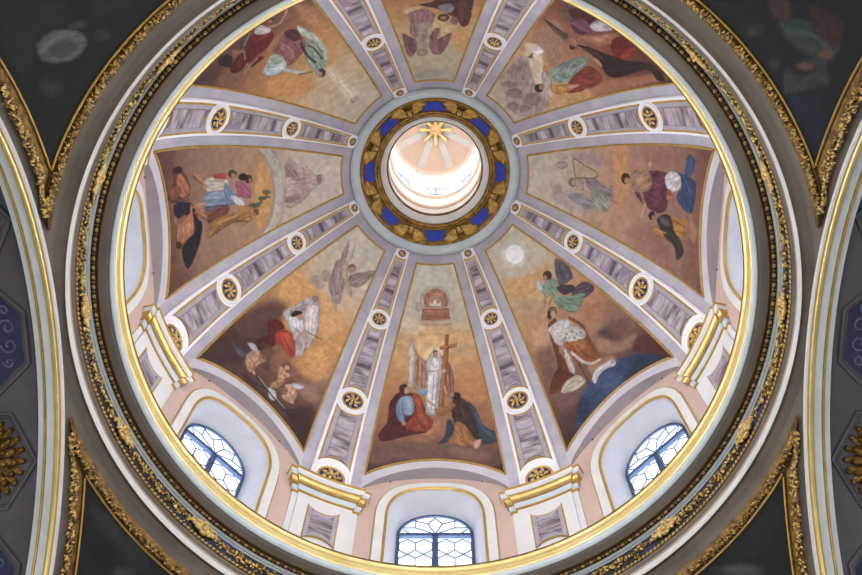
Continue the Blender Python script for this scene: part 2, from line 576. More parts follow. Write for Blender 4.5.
# pendentives: one sphere cut by the four arches
CZ, XA, RA = -1.27, 1.135, 1.0
RS = math.hypot(XA, RA)
def zs(rr, off=0.0):
    return CZ + math.sqrt(max(0.0, (RS - off) ** 2 - rr * rr))
mb = MB()
mb.rev([(1.085, zs(1.085)), (1.10, zs(1.10)), (1.12, zs(1.12)), (XA, zs(XA))], 240)
def pend_rows(xlim, rtop, off, nz=36, na=49, zlo=CZ):
    rows = []
    zt = zs(rtop, off)
    for j in range(nz + 1):
        z = zt + (zlo - zt) * (j / nz) ** 1.3
        rr = math.sqrt((RS - off) ** 2 - (z - CZ) ** 2)
        am = math.degrees(math.acos(min(1.0, xlim / rr)))
        rows.append([(rr, am + (90 - 2 * am) * i / (na - 1), z) for i in range(na)])
    return rows
for q in range(4):
    mb.grid([[W(r, 90 * q + a, z) for r, a, z in row] for row in pend_rows(XA, XA, 0.0)])
    # corner pier below the pendentive
    row = pend_rows(XA, XA, 0.0)[-1]
    mb.grid([[W(r, 90 * q + a, CZ) for r, a, z in row], [W(r, 90 * q + a, -ZC / S) for r, a, z in row]])
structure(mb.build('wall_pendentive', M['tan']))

# arches, barrel vaults and the arms of the church below
def arch_pts(x, rad, q, n=64, legs=True):
    pts = []
    if legs:
        pts.append((x, -rad, -ZC / S))
    for i in range(n + 1):
        t = -math.pi / 2 + math.pi * i / n
        pts.append((x, rad * math.sin(t), CZ + rad * math.cos(t)))
    if legs:
        pts.append((x, rad, -ZC / S))
    c, s_ = math.cos(R(90 * q)), math.sin(R(90 * q))
    return [(px * c - py * s_, px * s_ + py * c, pz) for px, py, pz in pts]
SIDES = ['east', 'north', 'west', 'south']
for q in range(4):
    def sweep(prof):
        b_ = MB()
        b_.grid([arch_pts(x, rad, q) for x, rad in prof])
        return b_
    tr = structure(sweep([(1.120, 1.002), (1.1225, 0.992), (1.1275, 0.990), (1.131, 0.996), (1.131, 1.004)]).build('trim_%d' % (q + 2), M['white']))
    sweep([(1.130, 1.004), (1.131, 0.992), (1.135, 0.9855), (1.141, 0.984), (1.147, 0.987), (1.1495, 0.993), (1.1495, 1.004)]).build('gilt_roll', M['gilt'], tr)
    sweep([(1.1490, 1.002), (1.1495, 0.994), (1.153, 0.9925), (1.172, 0.9925), (1.1745, 0.996), (1.1745, 1.004)]).build('white_band', M['white_blue'], tr)
    sweep([(1.1740, 1.002), (1.1745, 0.991), (1.1775, 0.9895), (1.1810, 0.991), (1.1815, 1.002)]).build('gilt_line', M['gilt_line'], tr)
    sweep([(1.1810, 1.002), (1.1815, 0.996), (1.199, 0.997), (1.2005, 1.003), (1.2005, 1.022)]).build('outer_white_band', M['white_blue'], tr)
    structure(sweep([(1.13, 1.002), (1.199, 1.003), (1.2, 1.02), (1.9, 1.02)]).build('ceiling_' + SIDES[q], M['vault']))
    # end wall of the arm
    b_ = MB()
    pts = arch_pts(1.9, 1.03, q, 40)
    b_.fan(pts)
    structure(b_.build('wall_' + SIDES[q], M['nave'], smooth=False))
b_ = MB()
b_.grid([[(-2.1, -2.1, -ZC / S), (2.1, -2.1, -ZC / S)], [(-2.1, 2.1, -ZC / S), (2.1, 2.1, -ZC / S)]])
structure(b_.build('floor', M['stone'], smooth=False))

# lantern above the oculus
LR = 0.262
def lantern():
    n = 8
    b_ = MB()
    for k in range(n):
        a0 = 45 * k
        # wall bay with a rectangular window opening
        A = [-22.5, -13, 13, 22.5]
        Z = [2.252, 2.78, 3.12, 3.46]
        for i in range(3):
            for j in range(3):
                if i == 1 and j == 1:
                    continue
                aa = [a0 + A[i] + (A[i + 1] - A[i]) * t / 6 for t in range(7)]
                b_.grid([[W(LR, x, Z[j]) for x in aa], [W(LR, x, Z[j + 1]) for x in aa]])
        aa = [a0 - 13 + 26 * t / 6 for t in range(7)]
        for z in (2.78, 3.12):
            b_.grid([[W(LR, x, z) for x in aa], [W(LR + 0.05, x, z) for x in aa]])
        for x in (a0 - 13, a0 + 13):
            b_.grid([[W(LR, x, 2.78), W(LR, x, 3.12)], [W(LR + 0.05, x, 2.78), W(LR + 0.05, x, 3.12)]])
    w_ = structure(b_.build('wall_lantern', M['lantern']))
    rev_obj('lantern_cornice', [(LR + 0.002, 3.46), (LR - 0.016, 3.452), (LR - 0.018, 3.43), (LR - 0.008, 3.415), (LR + 0.002, 3.40)], M['lantern_pink'], w_, 96)
    rev_obj('lantern_band', [(LR + 0.002, 2.72), (LR - 0.012, 2.715), (LR - 0.012, 2.69), (LR + 0.002, 2.68)], M['lantern_pink'], w_, 96)
    rev_obj('lantern_base', [(LR + 0.002, 2.46), (LR - 0.010, 2.455), (LR - 0.010, 2.42), (LR + 0.002, 2.41)], M['lantern_pink'], w_, 96)
    for k in range(n):
        # pilaster between the windows
        p_ = MB()
        a = 22.5 + 45 * k
        for (z0, z1) in ((2.74, 3.40),):
            aa = [a - 5 + 10 * t / 4 for t in range(5)]
            p_.grid([[W(LR + 0.002, aa[0], z0)] + [W(LR - 0.008, x, z0) for x in aa] + [W(LR + 0.002, aa[-1], z0)], [W(LR + 0.002, aa[0], z1)] + [W(LR - 0.008, x, z1) for x in aa] + [W(LR + 0.002, aa[-1], z1)]])
        p_.build('lantern_pilaster', M['white'], w_)
    # shallow dome of the lantern: pink gores and white ribs
    def prof(s_):
        return LR * math.sin(s_ * math.pi / 2), 3.46 + 0.17 * math.cos(s_ * math.pi / 2)
    c_ = MB()
    c_.rev([prof(i / 12) if i else (0.0005, 3.63) for i in range(13)], 96)
    cd = structure(c_.build('ceiling_lantern', M['lantern_pink']))
    for k in range(n):
        a = 22.5 + 45 * k
        r_ = MB()
        rows = []
        for i in range(2, 13):
            r, z = prof(i / 12)
            w = math.degrees(math.asin(min(0.9, 0.022 / max(r, 0.03))))
            rows.append([W(r - 0.0, a - w, z + 0.002), W(r - 0.004, a - w, z - 0.004), W(r - 0.004, a + w, z - 0.004), W(r, a + w, z + 0.002)])
        r_.grid(rows)
        r_.build('lantern_rib', M['white'], cd)
    for k in range(n):
        a = 45 * k
        root = structure(empty('window_%d' % (9 + k), a, LR, 2.78))
        f = (a, LR, 2.78)
        aa = [a - 13 + 26 * t / 6 for t in range(7)]
        m_ = MB(f)
        rr = LR + 0.04
        def bar(p, q):
            m_.tube([p, q], 0.0045, 4)
        bar(W(rr, a, 2.78), W(rr, a, 3.12))
        bar(W(rr, a - 12.5, 2.95), W(rr, a + 12.5, 2.95))
        for x in (-12.5, 12.5):
            bar(W(rr, a + x, 2.78), W(rr, a + x, 3.12))
        for z in (2.785, 3.115):
            bar(W(rr, a - 12.5, z), W(rr, a + 12.5, z))
        m_.build('frame', M['iron'], root)
        m_ = MB(f)
        m_.grid([[W(rr + 0.002, x, 2.78) for x in aa], [W(rr + 0.002, x, 3.12) for x in aa]])
        m_.build('pane', M['glass'], root)
lantern()
# gilded sun star under the lantern dome
st = empty('sun_star', 0, 0, 3.585)
f = (0, 0, 3.585)
m_ = MB(f)
NR = 8
for k in range(NR):
    a = 360 * k / NR + 0
    w = 11.5
    for s_ in (0,):
        c0 = [W(0.045, a - 15, 3.588), W(0.072, a - w * 0.8, 3.583), W(0.098, a - w * 0.62, 3.578), W(0.098, a - w * 0.22, 3.574), W(0.112, a, 3.574), W(0.098, a + w * 0.22, 3.574), W(0.098, a + w * 0.62, 3.578), W(0.072, a + w * 0.8, 3.583), W(0.045, a + 15, 3.588)]
        m_.grid([[(0, 0, 3.575)] * 9, [(x * 0.55, y * 0.55, 3.570) for x, y, z in c0], c0, [(x, y, z + 0.012) for x, y, z in c0]])
m_.build('rays', M['gilt'], st)
m_ = MB(f)
m_.blob((0, 0, 3.578), (0.042, 0, 0), (0, 0.042, 0), (0, 0, 0.014), 24, 8)
m_.build('boss', M['gilt_pale'], st)
m_ = MB(f)
m_.tube([(0, 0, 3.60), (0, 0, 3.64)], 0.012, 8)
m_.build('stem', M['gilt'], st)
tag(st, 'gilded sunburst star at the top of the bright lantern', 'star')

# ================================================================== THINGS ON THE DOME
# oculus ring with cherubs
ring = empty('oculus_ring', 0, 0, 2.08)
f = (0, 0, 2.08)
def ring_part(name, prof, m, seg=160):
    b_ = MB(f)
    b_.rev(prof, seg)
    return b_.build(name, m, ring)
ring_part('pale_collar', [(0.431, 2.083), (0.430, 2.070), (0.418, 2.066), (0.414, 2.074), (0.392, 2.090), (0.382, 2.092)], M['white_blue'])
ring_part('outer_gilt_molding', [(0.386, 2.094), (0.383, 2.086), (0.377, 2.084), (0.372, 2.089), (0.370, 2.098)], M['gilt_old'])
ring_part('gilded_band', [(0.372, 2.097), (0.296, 2.150)], M['gilt_band'])
ring_part('inner_gilt_molding', [(0.312, 2.142), (0.309, 2.134), (0.303, 2.135), (0.300, 2.143), (0.296, 2.138), (0.290, 2.142), (0.286, 2.152), (0.283, 2.160)], M['gilt_old'])
ring_part('white_molding', [(0.284, 2.158), (0.279, 2.150), (0.270, 2.153), (0.263, 2.163), (0.262, 2.182), (0.256, 2.190), (0.253, 2.215)], M['white'])
ring_part('brown_lip', [(0.254, 2.212), (0.248, 2.216), (0.244, 2.226), (0.246, 2.240), (0.263, 2.2515)], M['gilt_dark'])
def band_pt(a, r, lift=0.0):
    z = 2.097 + (0.372 - r) * (0.053 / 0.076)
    return W(r - lift * 0.57, a, z - lift * 0.82)
cher0 = None
for k in range(8):
    # blue panel between two pairs of wings
    b_ = MB(f)
    a = 45 * k
    aa = [-10 + 20 * i / 10 for i in range(11)]
    b_.grid([[band_pt(a + x * 0.60, 0.362, 0.002) for x in aa], [band_pt(a + x * 0.82, 0.342, 0.002) for x in aa], [band_pt(a + x * 0.98, 0.316, 0.002) for x in aa]])
    b_.build('blue_panel', M['blue'], ring)
def cherub(a):
    """winged cherub head: head with face, hair, two feathered wings, collar"""
    fr_ = f
    er = Vector(W(1, a, 0)); et = Vector(W(1, a + 90, 0))
    n_ = Vector((er.x * -0.57, er.y * -0.57, -0.82))
    up = (er * -0.82 + Vector((0, 0, 0.57)))          # towards the opening
    c = Vector(band_pt(a, 0.334, 0.012))
    h = MB(fr_)
    h.blob(c, et * 0.0135, up * 0.0165, n_ * 0.0135, 12, 10)
    h.blob(c + n_ * 0.013 - up * 0.002, et * 0.0022, up * 0.0045, n_ * 0.004, 6, 5)      # nose
    for s_ in (-1, 1):
        h.blob(c + n_ * 0.0095 + et * s_ * 0.0062 - up * 0.0055, et * 0.005, up * 0.0045, n_ * 0.0035, 6, 5)   # cheek
        h.blob(c + et * s_ * 0.0135, et * 0.0025, up * 0.004, n_ * 0.0035, 6, 5)         # ear
    h.blob(c + n_ * 0.0105 - up * 0.0125, et * 0.004, up * 0.003, n_ * 0.003, 6, 5)     # chin
    ho = h.build('cherub', M['gilt_pale'], ring)
    hb = MB(fr_)
    for i in range(11):
        t = math.pi * (i / 10) * 1.2 - math.pi * 0.1
        hb.blob(c + et * 0.0135 * math.cos(t) + up * (0.0145 * math.sin(t) + 0.003), et * 0.005, up * 0.005, n_ * 0.009, 6, 5)
    hb.build('hair', M['gilt_dark'], ho)
    for s_ in (-1, 1):
        ey = MB(fr_)
        ey.blob(c + n_ * 0.0115 + et * s_ * 0.0052 + up * 0.002, et * 0.003, up * 0.0016, n_ * 0.0016, 6, 4)
        ey.build('eye', M['hole'], ho)
    ey = MB(fr_)
    ey.blob(c + n_ * 0.0125 - up * 0.0085, et * 0.0035, up * 0.001, n_ * 0.0012, 6, 4)
    ey.build('mouth', M['hole'], ho)
    cb = MB(fr_)
    for i in range(5):
        t = (i - 2) / 2
        cb.blob(c - up * (0.020 - 0.004 * abs(t)) + et * t * 0.020, et * 0.006, up * 0.008, n_ * 0.006, 6, 5)
    cb.build('collar', M['gilt_old'], ho)
    for s_ in (-1, 1):
        wb = MB(fr_)
        for layer, (n, l0, l1, w_, y0, lift) in enumerate(((8, 0.078, 0.034, 0.0095, 0.0, 0.004), (6, 0.050, 0.024, 0.009, 0.004, 0.009), (4, 0.028, 0.016, 0.008, 0.007, 0.013))):
            for i in range(n):
                t = i / (n - 1)
                ang = R(-16 - 52 * t + (8 if layer else 0))
                ln = l0 + (l1 - l0) * t
                u = et * s_ * math.cos(ang) + up * math.sin(ang)
                v = up * math.cos(ang) - et * s_ * math.sin(ang)
                base = c + et * s_ * (0.012 + 0.006 * t) + up * (0.006 + y0 * 0.3 - 0.012 * t) + n_ * (lift - 0.010)
                wb.blob(base + u * ln * 0.62, u * ln * 0.62, v * w_ * 0.6, n_ * 0.0035, 8, 6)
        # leading edge of the wing
        wb.tube([c + et * s_ * 0.010 + up * 0.004 - n_ * 0.002, c + et * s_ * 0.030 + up * 0.010 - n_ * 0.001, c + et * s_ * 0.055 + up * 0.001 - n_ * 0.004, c + et * s_ * 0.080 - up * 0.020 - n_ * 0.008], 0.0038, 6)
        wb.build('wing', M['gilt_leafy'], ho)
for k in range(8):
    cherub(22.5 + 45 * k)
tag(ring, 'gilded ring of winged cherub heads and blue panels around the oculus', 'ring')

# ribs
RIB_R, RIB_Z = dome(9.0)
def rib_pt(a, d_lip, phi, off):
    """point on the rib: sideways offset d_lip (lip units)"""
    r, z = dome(phi, off)
    return W(math.hypot(r, d_lip), a + math.degrees(math.atan2(d_lip, r)), z)
def half(phi):
    return dome(phi)[0] * math.tan(R(4.45))
def rosette(fr_, a, phi, rad, parent, zmin=None):
    """white ring, gilt ring, blue disc and gilt flower"""
    r, z = dome(phi, 0.021)
    c = Vector(W(r, a, z))
    et = Vector(W(1, a + 90, 0))
    t = R(phi)
    er = Vector(W(1, a, 0))
    n_ = -(er * math.cos(t) + Vector((0, 0, math.sin(t))))
    up = Vector((0, 0, math.cos(t))) - er * math.sin(t)
    def ringm(name, r0, r1, h0, h1, m, par):
        b_ = MB(fr_, zmin)
        K = 40
        def circ(q, h):
            return [tuple(c + et * q * math.cos(2 * math.pi * i / K) + up * q * math.sin(2 * math.pi * i / K) + n_ * h) for i in range(K)]
        q_ = min(1, rad / 0.05)
        b_.grid([circ(r1, -0.004), circ(r1, h0 * q_), circ((r1 + r0) / 2, h1 * q_), circ(r0, h0 * q_), circ(r0, -0.002)], close_u=True)
        return b_.build(name, m, par)
    top = ringm('medallion', rad * 0.86, rad * 1.14, 0.004, 0.009, M['rib_white'], parent)
    ringm('gilt_rim', rad * 0.72, rad * 0.88, 0.004, 0.008, M['gilt_line'], top)
    b_ = MB(fr_, zmin)
    K = 32
    b_.fan([tuple(c + et * rad * 0.78 * math.cos(2 * math.pi * i / K) + up * rad * 0.78 * math.sin(2 * math.pi * i / K) + n_ * 0.001) for i in range(K)])
    b_.build('blue_disc', M['disc_blue'], top, smooth=False)
    b_ = MB(fr_, zmin)
    for lay, (n, q, l, w, h) in enumerate(((7, 0.46, 0.15, 0.135, 0.004), (5, 0.24, 0.14, 0.115, 0.008))):
        for i in range(n):
            p = 2 * math.pi * (i + 0.5 * lay) / n
            d = et * math.cos(p) + up * math.sin(p)
            e = -et * math.sin(p) + up * math.cos(p)
            b_.blob(c + d * rad * q + n_ * (h * rad / 0.06 + 0.001), d * rad * l, e * rad * w, n_ * rad * 0.10, 8, 5)
            b_.blob(c + d * rad * (q + 0.12) + e * rad * 0.09 + n_ * (h * rad / 0.06), d * rad * l * 0.5, e * rad * w * 0.5, n_ * rad * 0.10, 6, 4)
    b_.blob(c + n_ * 0.2 * rad, et * rad * 0.14, up * rad * 0.14, n_ * rad * 0.12, 8, 6)
    b_.build('gilt_flower', M['gilt_flower'], top)
def panel_on_rib(fr_, a, p0, p1, parent, arc0, arc1):
    """gilt outline, violet field and marble slab; ends hollowed around the medallions"""
    N = 13
    def edge(phi_end, arc, inset, sgn):
        out = []
        for i in range(N):
            x = -1 + 2 * i / (N - 1)
            out.append((x, phi_end + sgn * (arc * math.sqrt(max(0, 1 - (x * 0.92) ** 2)) * 1.0)))
        return out
    def loop(inw, dphi, off, sh=1.0):
        """rows from low to high"""
        rows = []
        for j in range(17):
            v = j / 16
            row = []
            for i in range(N):
                x = -1 + 2 * i / (N - 1)
                lo = p0 + dphi + arc0 * (math.sqrt(max(0.0, 1 - (0.9 * x) ** 2)) - 0.43) * sh
                hi = p1 - dphi - arc1 * (math.sqrt(max(0.0, 1 - (0.9 * x) ** 2)) - 0.43) * sh
                ph = lo + (hi - lo) * v
                w = half(ph) * 0.83 - inw
                row.append(rib_pt(a, x * w, ph, off))
            rows.append(row)
        return rows
    m_ = MB(fr_)
    m_.grid(loop(0.0, 0.0, 0.0215))
    par = m_.build('gilt_panel_frame', M['gilt_line'], parent)
    m_ = MB(fr_)
    m_.grid(loop(0.0098, 0.36, 0.0228))
    m_.build('violet_field', M['inlay'], par)
    w_ = 0.36
    k = half((p0 + p1) / 2) * w_
    m_ = MB(fr_)
    m_.grid(loop(k - 0.0028, 0.95, 0.0236, 0.6))
    m_.build('slab_edge', M['marble_edge'], par)
    m_ = MB(fr_)
    m_.grid(loop(k, 1.05, 0.0262, 0.6))
    m_.build('marble_slab', M['marble'], par)
def make_rib(a):
    root = empty('dome_rib', a, RIB_R, RIB_Z)
    fr_ = (a, RIB_R, RIB_Z)
    m_ = MB(fr_)
    rows = []
    for j in range(61):
        ph = 8.45 + (51.9 - 8.45) * j / 60
        h = half(ph)
        rows.append([rib_pt(a, -h, ph, -0.004), rib_pt(a, -h, ph, 0.016), rib_pt(a, -h * 0.94, ph, 0.021), rib_pt(a, 0, ph, 0.021), rib_pt(a, h * 0.94, ph, 0.021), rib_pt(a, h, ph, 0.016), rib_pt(a, h, ph, -0.004)])
    m_.grid(rows)
    m_.fan(rows[-1])
    m_.build('rib_body', M['rib_white'], root)
    rosette(fr_, a, 51.3, 0.024, root)
    rosette(fr_, a, 39.85, 0.0425, root)
    rosette(fr_, a, 25.1, 0.0615, root)
    rosette(fr_, a, 10.6, 0.0730, root, 0.768)
    panel_on_rib(fr_, a, 40.75, 50.8, root, 1.3, 0.5)
    panel_on_rib(fr_, a, 26.25, 38.95, root, 2.0, 1.3)
    panel_on_rib(fr_, a, 12.7, 23.95, root, 2.2, 2.0)
    return root
RIB_LABEL = {
    -22.5: 'marbled dome rib between the holding-the-cross fresco and the red-robed angel fresco',
    22.5: 'marbled dome rib between the holding-the-cross fresco and the blue globe fresco',
    67.5: 'marbled dome rib between the blue globe fresco and the harp fresco',
    112.5: 'marbled dome rib between the harp fresco and the glowing triangle fresco',
    157.5: 'marbled dome rib between the glowing triangle fresco and the winged-figures fresco at top',
    -157.5: 'marbled dome rib between the winged-figures fresco at top and the white dove fresco',
    -112.5: 'marbled dome rib between the white dove fresco and the shrouded tomb fresco',
    -67.5: 'marbled dome rib between the shrouded tomb fresco and the red-robed angel fresco',
}
rib0 = None
for a, lab in RIB_LABEL.items():
    if rib0 is None:
        rib0 = make_rib(a)
        o = rib0
    else:
        o = copy_tree(rib0)
        place(o, a, RIB_R, RIB_Z)
    tag(o, lab, 'rib', 'marbled ribs of the dome')

# pedestals under the ribs
PR = 1.165
def make_pedestal(a):
    root = empty('rib_pedestal', a, RW, 0.0)
    fr_ = (a, RW, 0.0)
    HB, RB = 6.9, 1.192          # back pilaster
    HF, RF = 5.7, 1.181          # front pilaster
    def plan(e, n=14):
        de = math.degrees(e / 1.16)
        hb, hf = HB + de, HF + de
        rb, rf = RB - e, RF - e
        pts = [(-hb, RW + 0.01), (-hb, rb), (-hf, rb), (-hf, rf)]
        pts += [(-hf + 2 * hf * i / n, rf) for i in range(1, n)]
        pts += [(hf, rf), (hf, rb), (hb, rb), (hb, RW + 0.01)]
        return pts
    def layer(name, prof, m, parent, cap=False):
        b_ = MB(fr_)
        rows = [[W(r, a + d, z) for d, r in plan(e)] for e, z in prof]
        b_.grid(rows)
        if cap:
            top = rows[0]
            n = len(top)
            wallrow = [W(RW + 0.01, a + d, prof[0][1]) for d, r in plan(prof[0][0])]
            b_.grid([top, wallrow])
        return b_.build(name, m, parent, angle=30)
    sh = layer('shaft', [(0.0000, 0.636), (0.0, -0.02)], M['white'], root)
    layer('gilt_necking', [(0.0011, 0.646), (0.0067, 0.644), (0.0067, 0.637), (0.0000, 0.634)], M['gilt_line'], root)
    layer('white_architrave', [(0.0112, 0.679), (0.0101, 0.654), (0.0045, 0.645)], M['white_blue'], root)
    layer('gilt_cyma', [(0.0291, 0.726), (0.0269, 0.716), (0.0190, 0.708), (0.0146, 0.696), (0.0134, 0.686), (0.0179, 0.684), (0.0168, 0.678), (0.0101, 0.676)], M['gilt_cyma'], root)
    layer('white_corona', [(0.0381, 0.752), (0.0370, 0.732), (0.0280, 0.725)], M['white'], root)
    layer('gilt_top_edge', [(0.0426, 0.764), (0.0414, 0.754), (0.0370, 0.751)], M['gilt_line'], root, True)
    # marbled panel with hollow top and bottom
    def loop(w, zt, zb, off):
        rows = []
        for j in range(13):
            v = j / 12
            row = []
            for i in range(15):
                x = -1 + 2 * i / 14
                c = math.sqrt(max(0, 1 - (0.85 * x) ** 2)) - math.sqrt(1 - 0.85 ** 2)
                z0, z1 = zb + 0.085 * c, zt - 0.085 * c
                row.append(W(RF - off, a + x * w, z0 + (z1 - z0) * v))
            rows.append(row)
        return rows
    b_ = MB(fr_)
    b_.grid(loop(3.35, 0.575, 0.300, 0.0025))
    pf = b_.build('gilt_panel_frame', M['gilt_line'], root)
    b_ = MB(fr_)
    b_.grid(loop(3.02, 0.562, 0.313, 0.0045))
    b_.build('violet_field', M['inlay'], pf)
    b_ = MB(fr_)
    b_.grid(loop(2.3, 0.535, 0.340, 0.006))
    b_.build('marble_slab', M['marble'], pf)
    return root
PED = {
    -22.5: 'white and gold pedestal between the centre window and the window to its left',
    22.5: 'white and gold pedestal between the centre window and the window to its right',
    67.5: 'white and gold pedestal by the right cornice, just beside the blue globe fresco',
    -67.5: 'white and gold pedestal by the left cornice, below the tomb fresco with nude figures',
    112.5: 'white and gold pedestal behind the upper right cornice under the harp fresco',
    -112.5: 'white and gold pedestal peeping over the upper left cornice beside the tomb fresco',
}
ped0 = None
for a, lab in PED.items():
    if ped0 is None:
        ped0 = make_pedestal(a)
        o = ped0
    else:
        o = copy_tree(ped0)
        place(o, a, RW, 0.0)
    tag(o, lab, 'pedestal', 'pedestals around the drum')

# ------------------------------------------------------------------ painting engine (colours laid on the plaster, chart of each panel)
def hash_noise(x, y, seed):
    xi, yi = np.floor(x).astype(int), np.floor(y).astype(int)
    fx, fy = x - xi, y - yi
    fx, fy = fx * fx * (3 - 2 * fx), fy * fy * (3 - 2 * fy)
    def h(i, j):
        n = (i * 374761393 + j * 668265263 + seed * 974634777) & 0x7fffffff
        n = ((n ^ (n >> 13)) * 1274126177) & 0x7fffffff
        return ((n ^ (n >> 16)) & 0xffff) / 65535.0
    return (h(xi, yi) * (1 - fx) + h(xi + 1, yi) * fx) * (1 - fy) + (h(xi, yi + 1) * (1 - fx) + h(xi + 1, yi + 1) * fx) * fy
def fbm(x, y, seed, o=4):
    v, amp, tot = 0, 1, 0
    for i in range(o):
        v = v + amp * hash_noise(x * 2 ** i, y * 2 ** i, seed + i)
        tot += amp
        amp *= 0.55
    return v / tot
def catmull(pts, closed=True, k=5):
    p = np.array(pts, float)
    n = len(p)
    out = []
    for i in range(n if closed else n - 1):
        if closed:
            a, b, c, d = p[i - 1], p[i], p[(i + 1) % n], p[(i + 2) % n]
        else:
            a, b, c, d = p[max(i - 1, 0)], p[i], p[i + 1], p[min(i + 2, n - 1)]
        for j in range(k):
            t = j / k
            out.append(0.5 * ((2 * b) + (c - a) * t + (2 * a - 5 * b + 4 * c - d) * t * t + (3 * b - a - 3 * c + d) * t ** 3))
    if not closed:
        out.append(p[-1])
    return np.array(out)
def seg_dist(X, Y, P, closed):
    d = np.full(X.shape, 1e9)
    ins = np.zeros(X.shape, bool)
    n = len(P)
    for i in range(n if closed else n - 1):
        a, b = P[i], P[(i + 1) % n]
        e = b - a
        L = e @ e + 1e-12
        t = np.clip(((X - a[0]) * e[0] + (Y - a[1]) * e[1]) / L, 0, 1)
        d = np.minimum(d, (X - a[0] - t * e[0]) ** 2 + (Y - a[1] - t * e[1]) ** 2)
        if closed:
            cr = ((a[1] > Y) != (b[1] > Y)) & (X < (b[0] - a[0]) * (Y - a[1]) / (b[1] - a[1] + 1e-12) + a[0])
            ins ^= cr
    return np.sqrt(d), ins
def paint(X, Y, base, strokes, seed):
    """X, Y chart coordinates (lip units * 1000); base: list of (t, colour) along Y; strokes: text"""
    sh = X.shape
    C = np.zeros(sh + (3,))
    ts = [b[0] for b in base]
    cs = np.array([srgb(b[1]) for b in base])
    nz = fbm(X / 70 + 9, Y / 70, seed)
    yy = Y + (nz - 0.5) * 130
    for c in range(3):
        C[..., c] = np.interp(yy, ts, cs[:, c])
    for line in strokes:
        kind, col, blur, alpha, pts = line.split('|')
        col = np.array(srgb(col))
        blur, alpha = float(blur), float(alpha)
        P = np.array([[float(q) for q in p.split(',')] for p in pts.split()])
        width = None
        if kind[0] == 'L':
            width = max(2.6, float(kind[1:]) * 1.15)
            if len(P) > 2:
                P = catmull(P, False)
            pad = width + blur
        else:
            if kind in 'SF':
                P = catmull(P, True)
            pad = blur
        lo, hi = P.min(0) - pad - 2, P.max(0) + pad + 2
        mask = (X >= lo[0]) & (X <= hi[0]) & (Y >= lo[1]) & (Y <= hi[1])
        idx = np.nonzero(mask)
        if len(idx[0]) == 0:
            continue
        x, y = X[idx], Y[idx]
        # brushy edge
        x = x + (fbm(x / 9, y / 9, seed + 3, 2) - 0.5) * min(6, blur * 1.2 + 1.5)
        d, ins = seg_dist(x, y, P, width is None)
        sd = d - width if width is not None else np.where(ins, -d, d)
        a = np.clip(0.5 - sd / max(blur, 0.8), 0, 1)
        a = a * a * (3 - 2 * a) * alpha
        # folds run along the shape, its rim is drawn darker and one side is lit, as the painter did
        q = P - P.mean(0)
        if width is None and len(P) > 3:
            ev, vec = np.linalg.eigh(q.T @ q / len(P))
            ax = vec[:, 1]
            ext = math.sqrt(max(ev[1], 1e-6)) + 1e-3
        else:
            ax, ext = np.array([0.6, 0.8]), 16.0
        al = (x - P[:, 0].mean()) * ax[0] + (y - P[:, 1].mean()) * ax[1]
        ac = -(x - P[:, 0].mean()) * ax[1] + (y - P[:, 1].mean()) * ax[0]
        folds = fbm(al / 38 + 5, ac / 8 + 3, seed + 11, 3)
        size = min(1.0, ext / 45.0) if blur < 15 else 0.35
        tone = 1.0 + (folds - 0.5) * 1.15 * size + (fbm(x / 11, y / 11, seed + 17, 2) - 0.5) * 0.25
        if kind == 'F':
            tone = 1.0 + 0 * tone
        elif width is None and blur < 15:
            tone = tone + 0.10 * np.clip((-(x - P[:, 0].mean()) * 0.7 + (y - P[:, 1].mean()) * 0.7) / (ext * 1.4 + 6), -1.3, 1.3)
            tone = tone * (1 - 0.30 * np.clip(1 - (-sd) / 7.0, 0, 1))
        tone = np.clip(tone, 0.35, 1.7)
        C[idx] = C[idx] * (1 - a[:, None]) + (col[None, :] * tone[:, None]) * a[:, None]
    C *= (0.82 + 0.36 * fbm(X / 26, Y / 26, seed + 5))[..., None]
    lum = C @ np.array([0.25, 0.65, 0.10])
    C = lum[..., None] + (C - lum[..., None]) * np.where(C[..., 2:3] > C[..., 0:1], 0.68, 0.86)          # lime-fresco dullness
    C = 1.16 * np.clip(C, 0, 1) ** 1.13
    C[..., 2] *= np.where(C[..., 0] > C[..., 2], 1.14, 1.0)
    return np.clip(C, 0, 1)

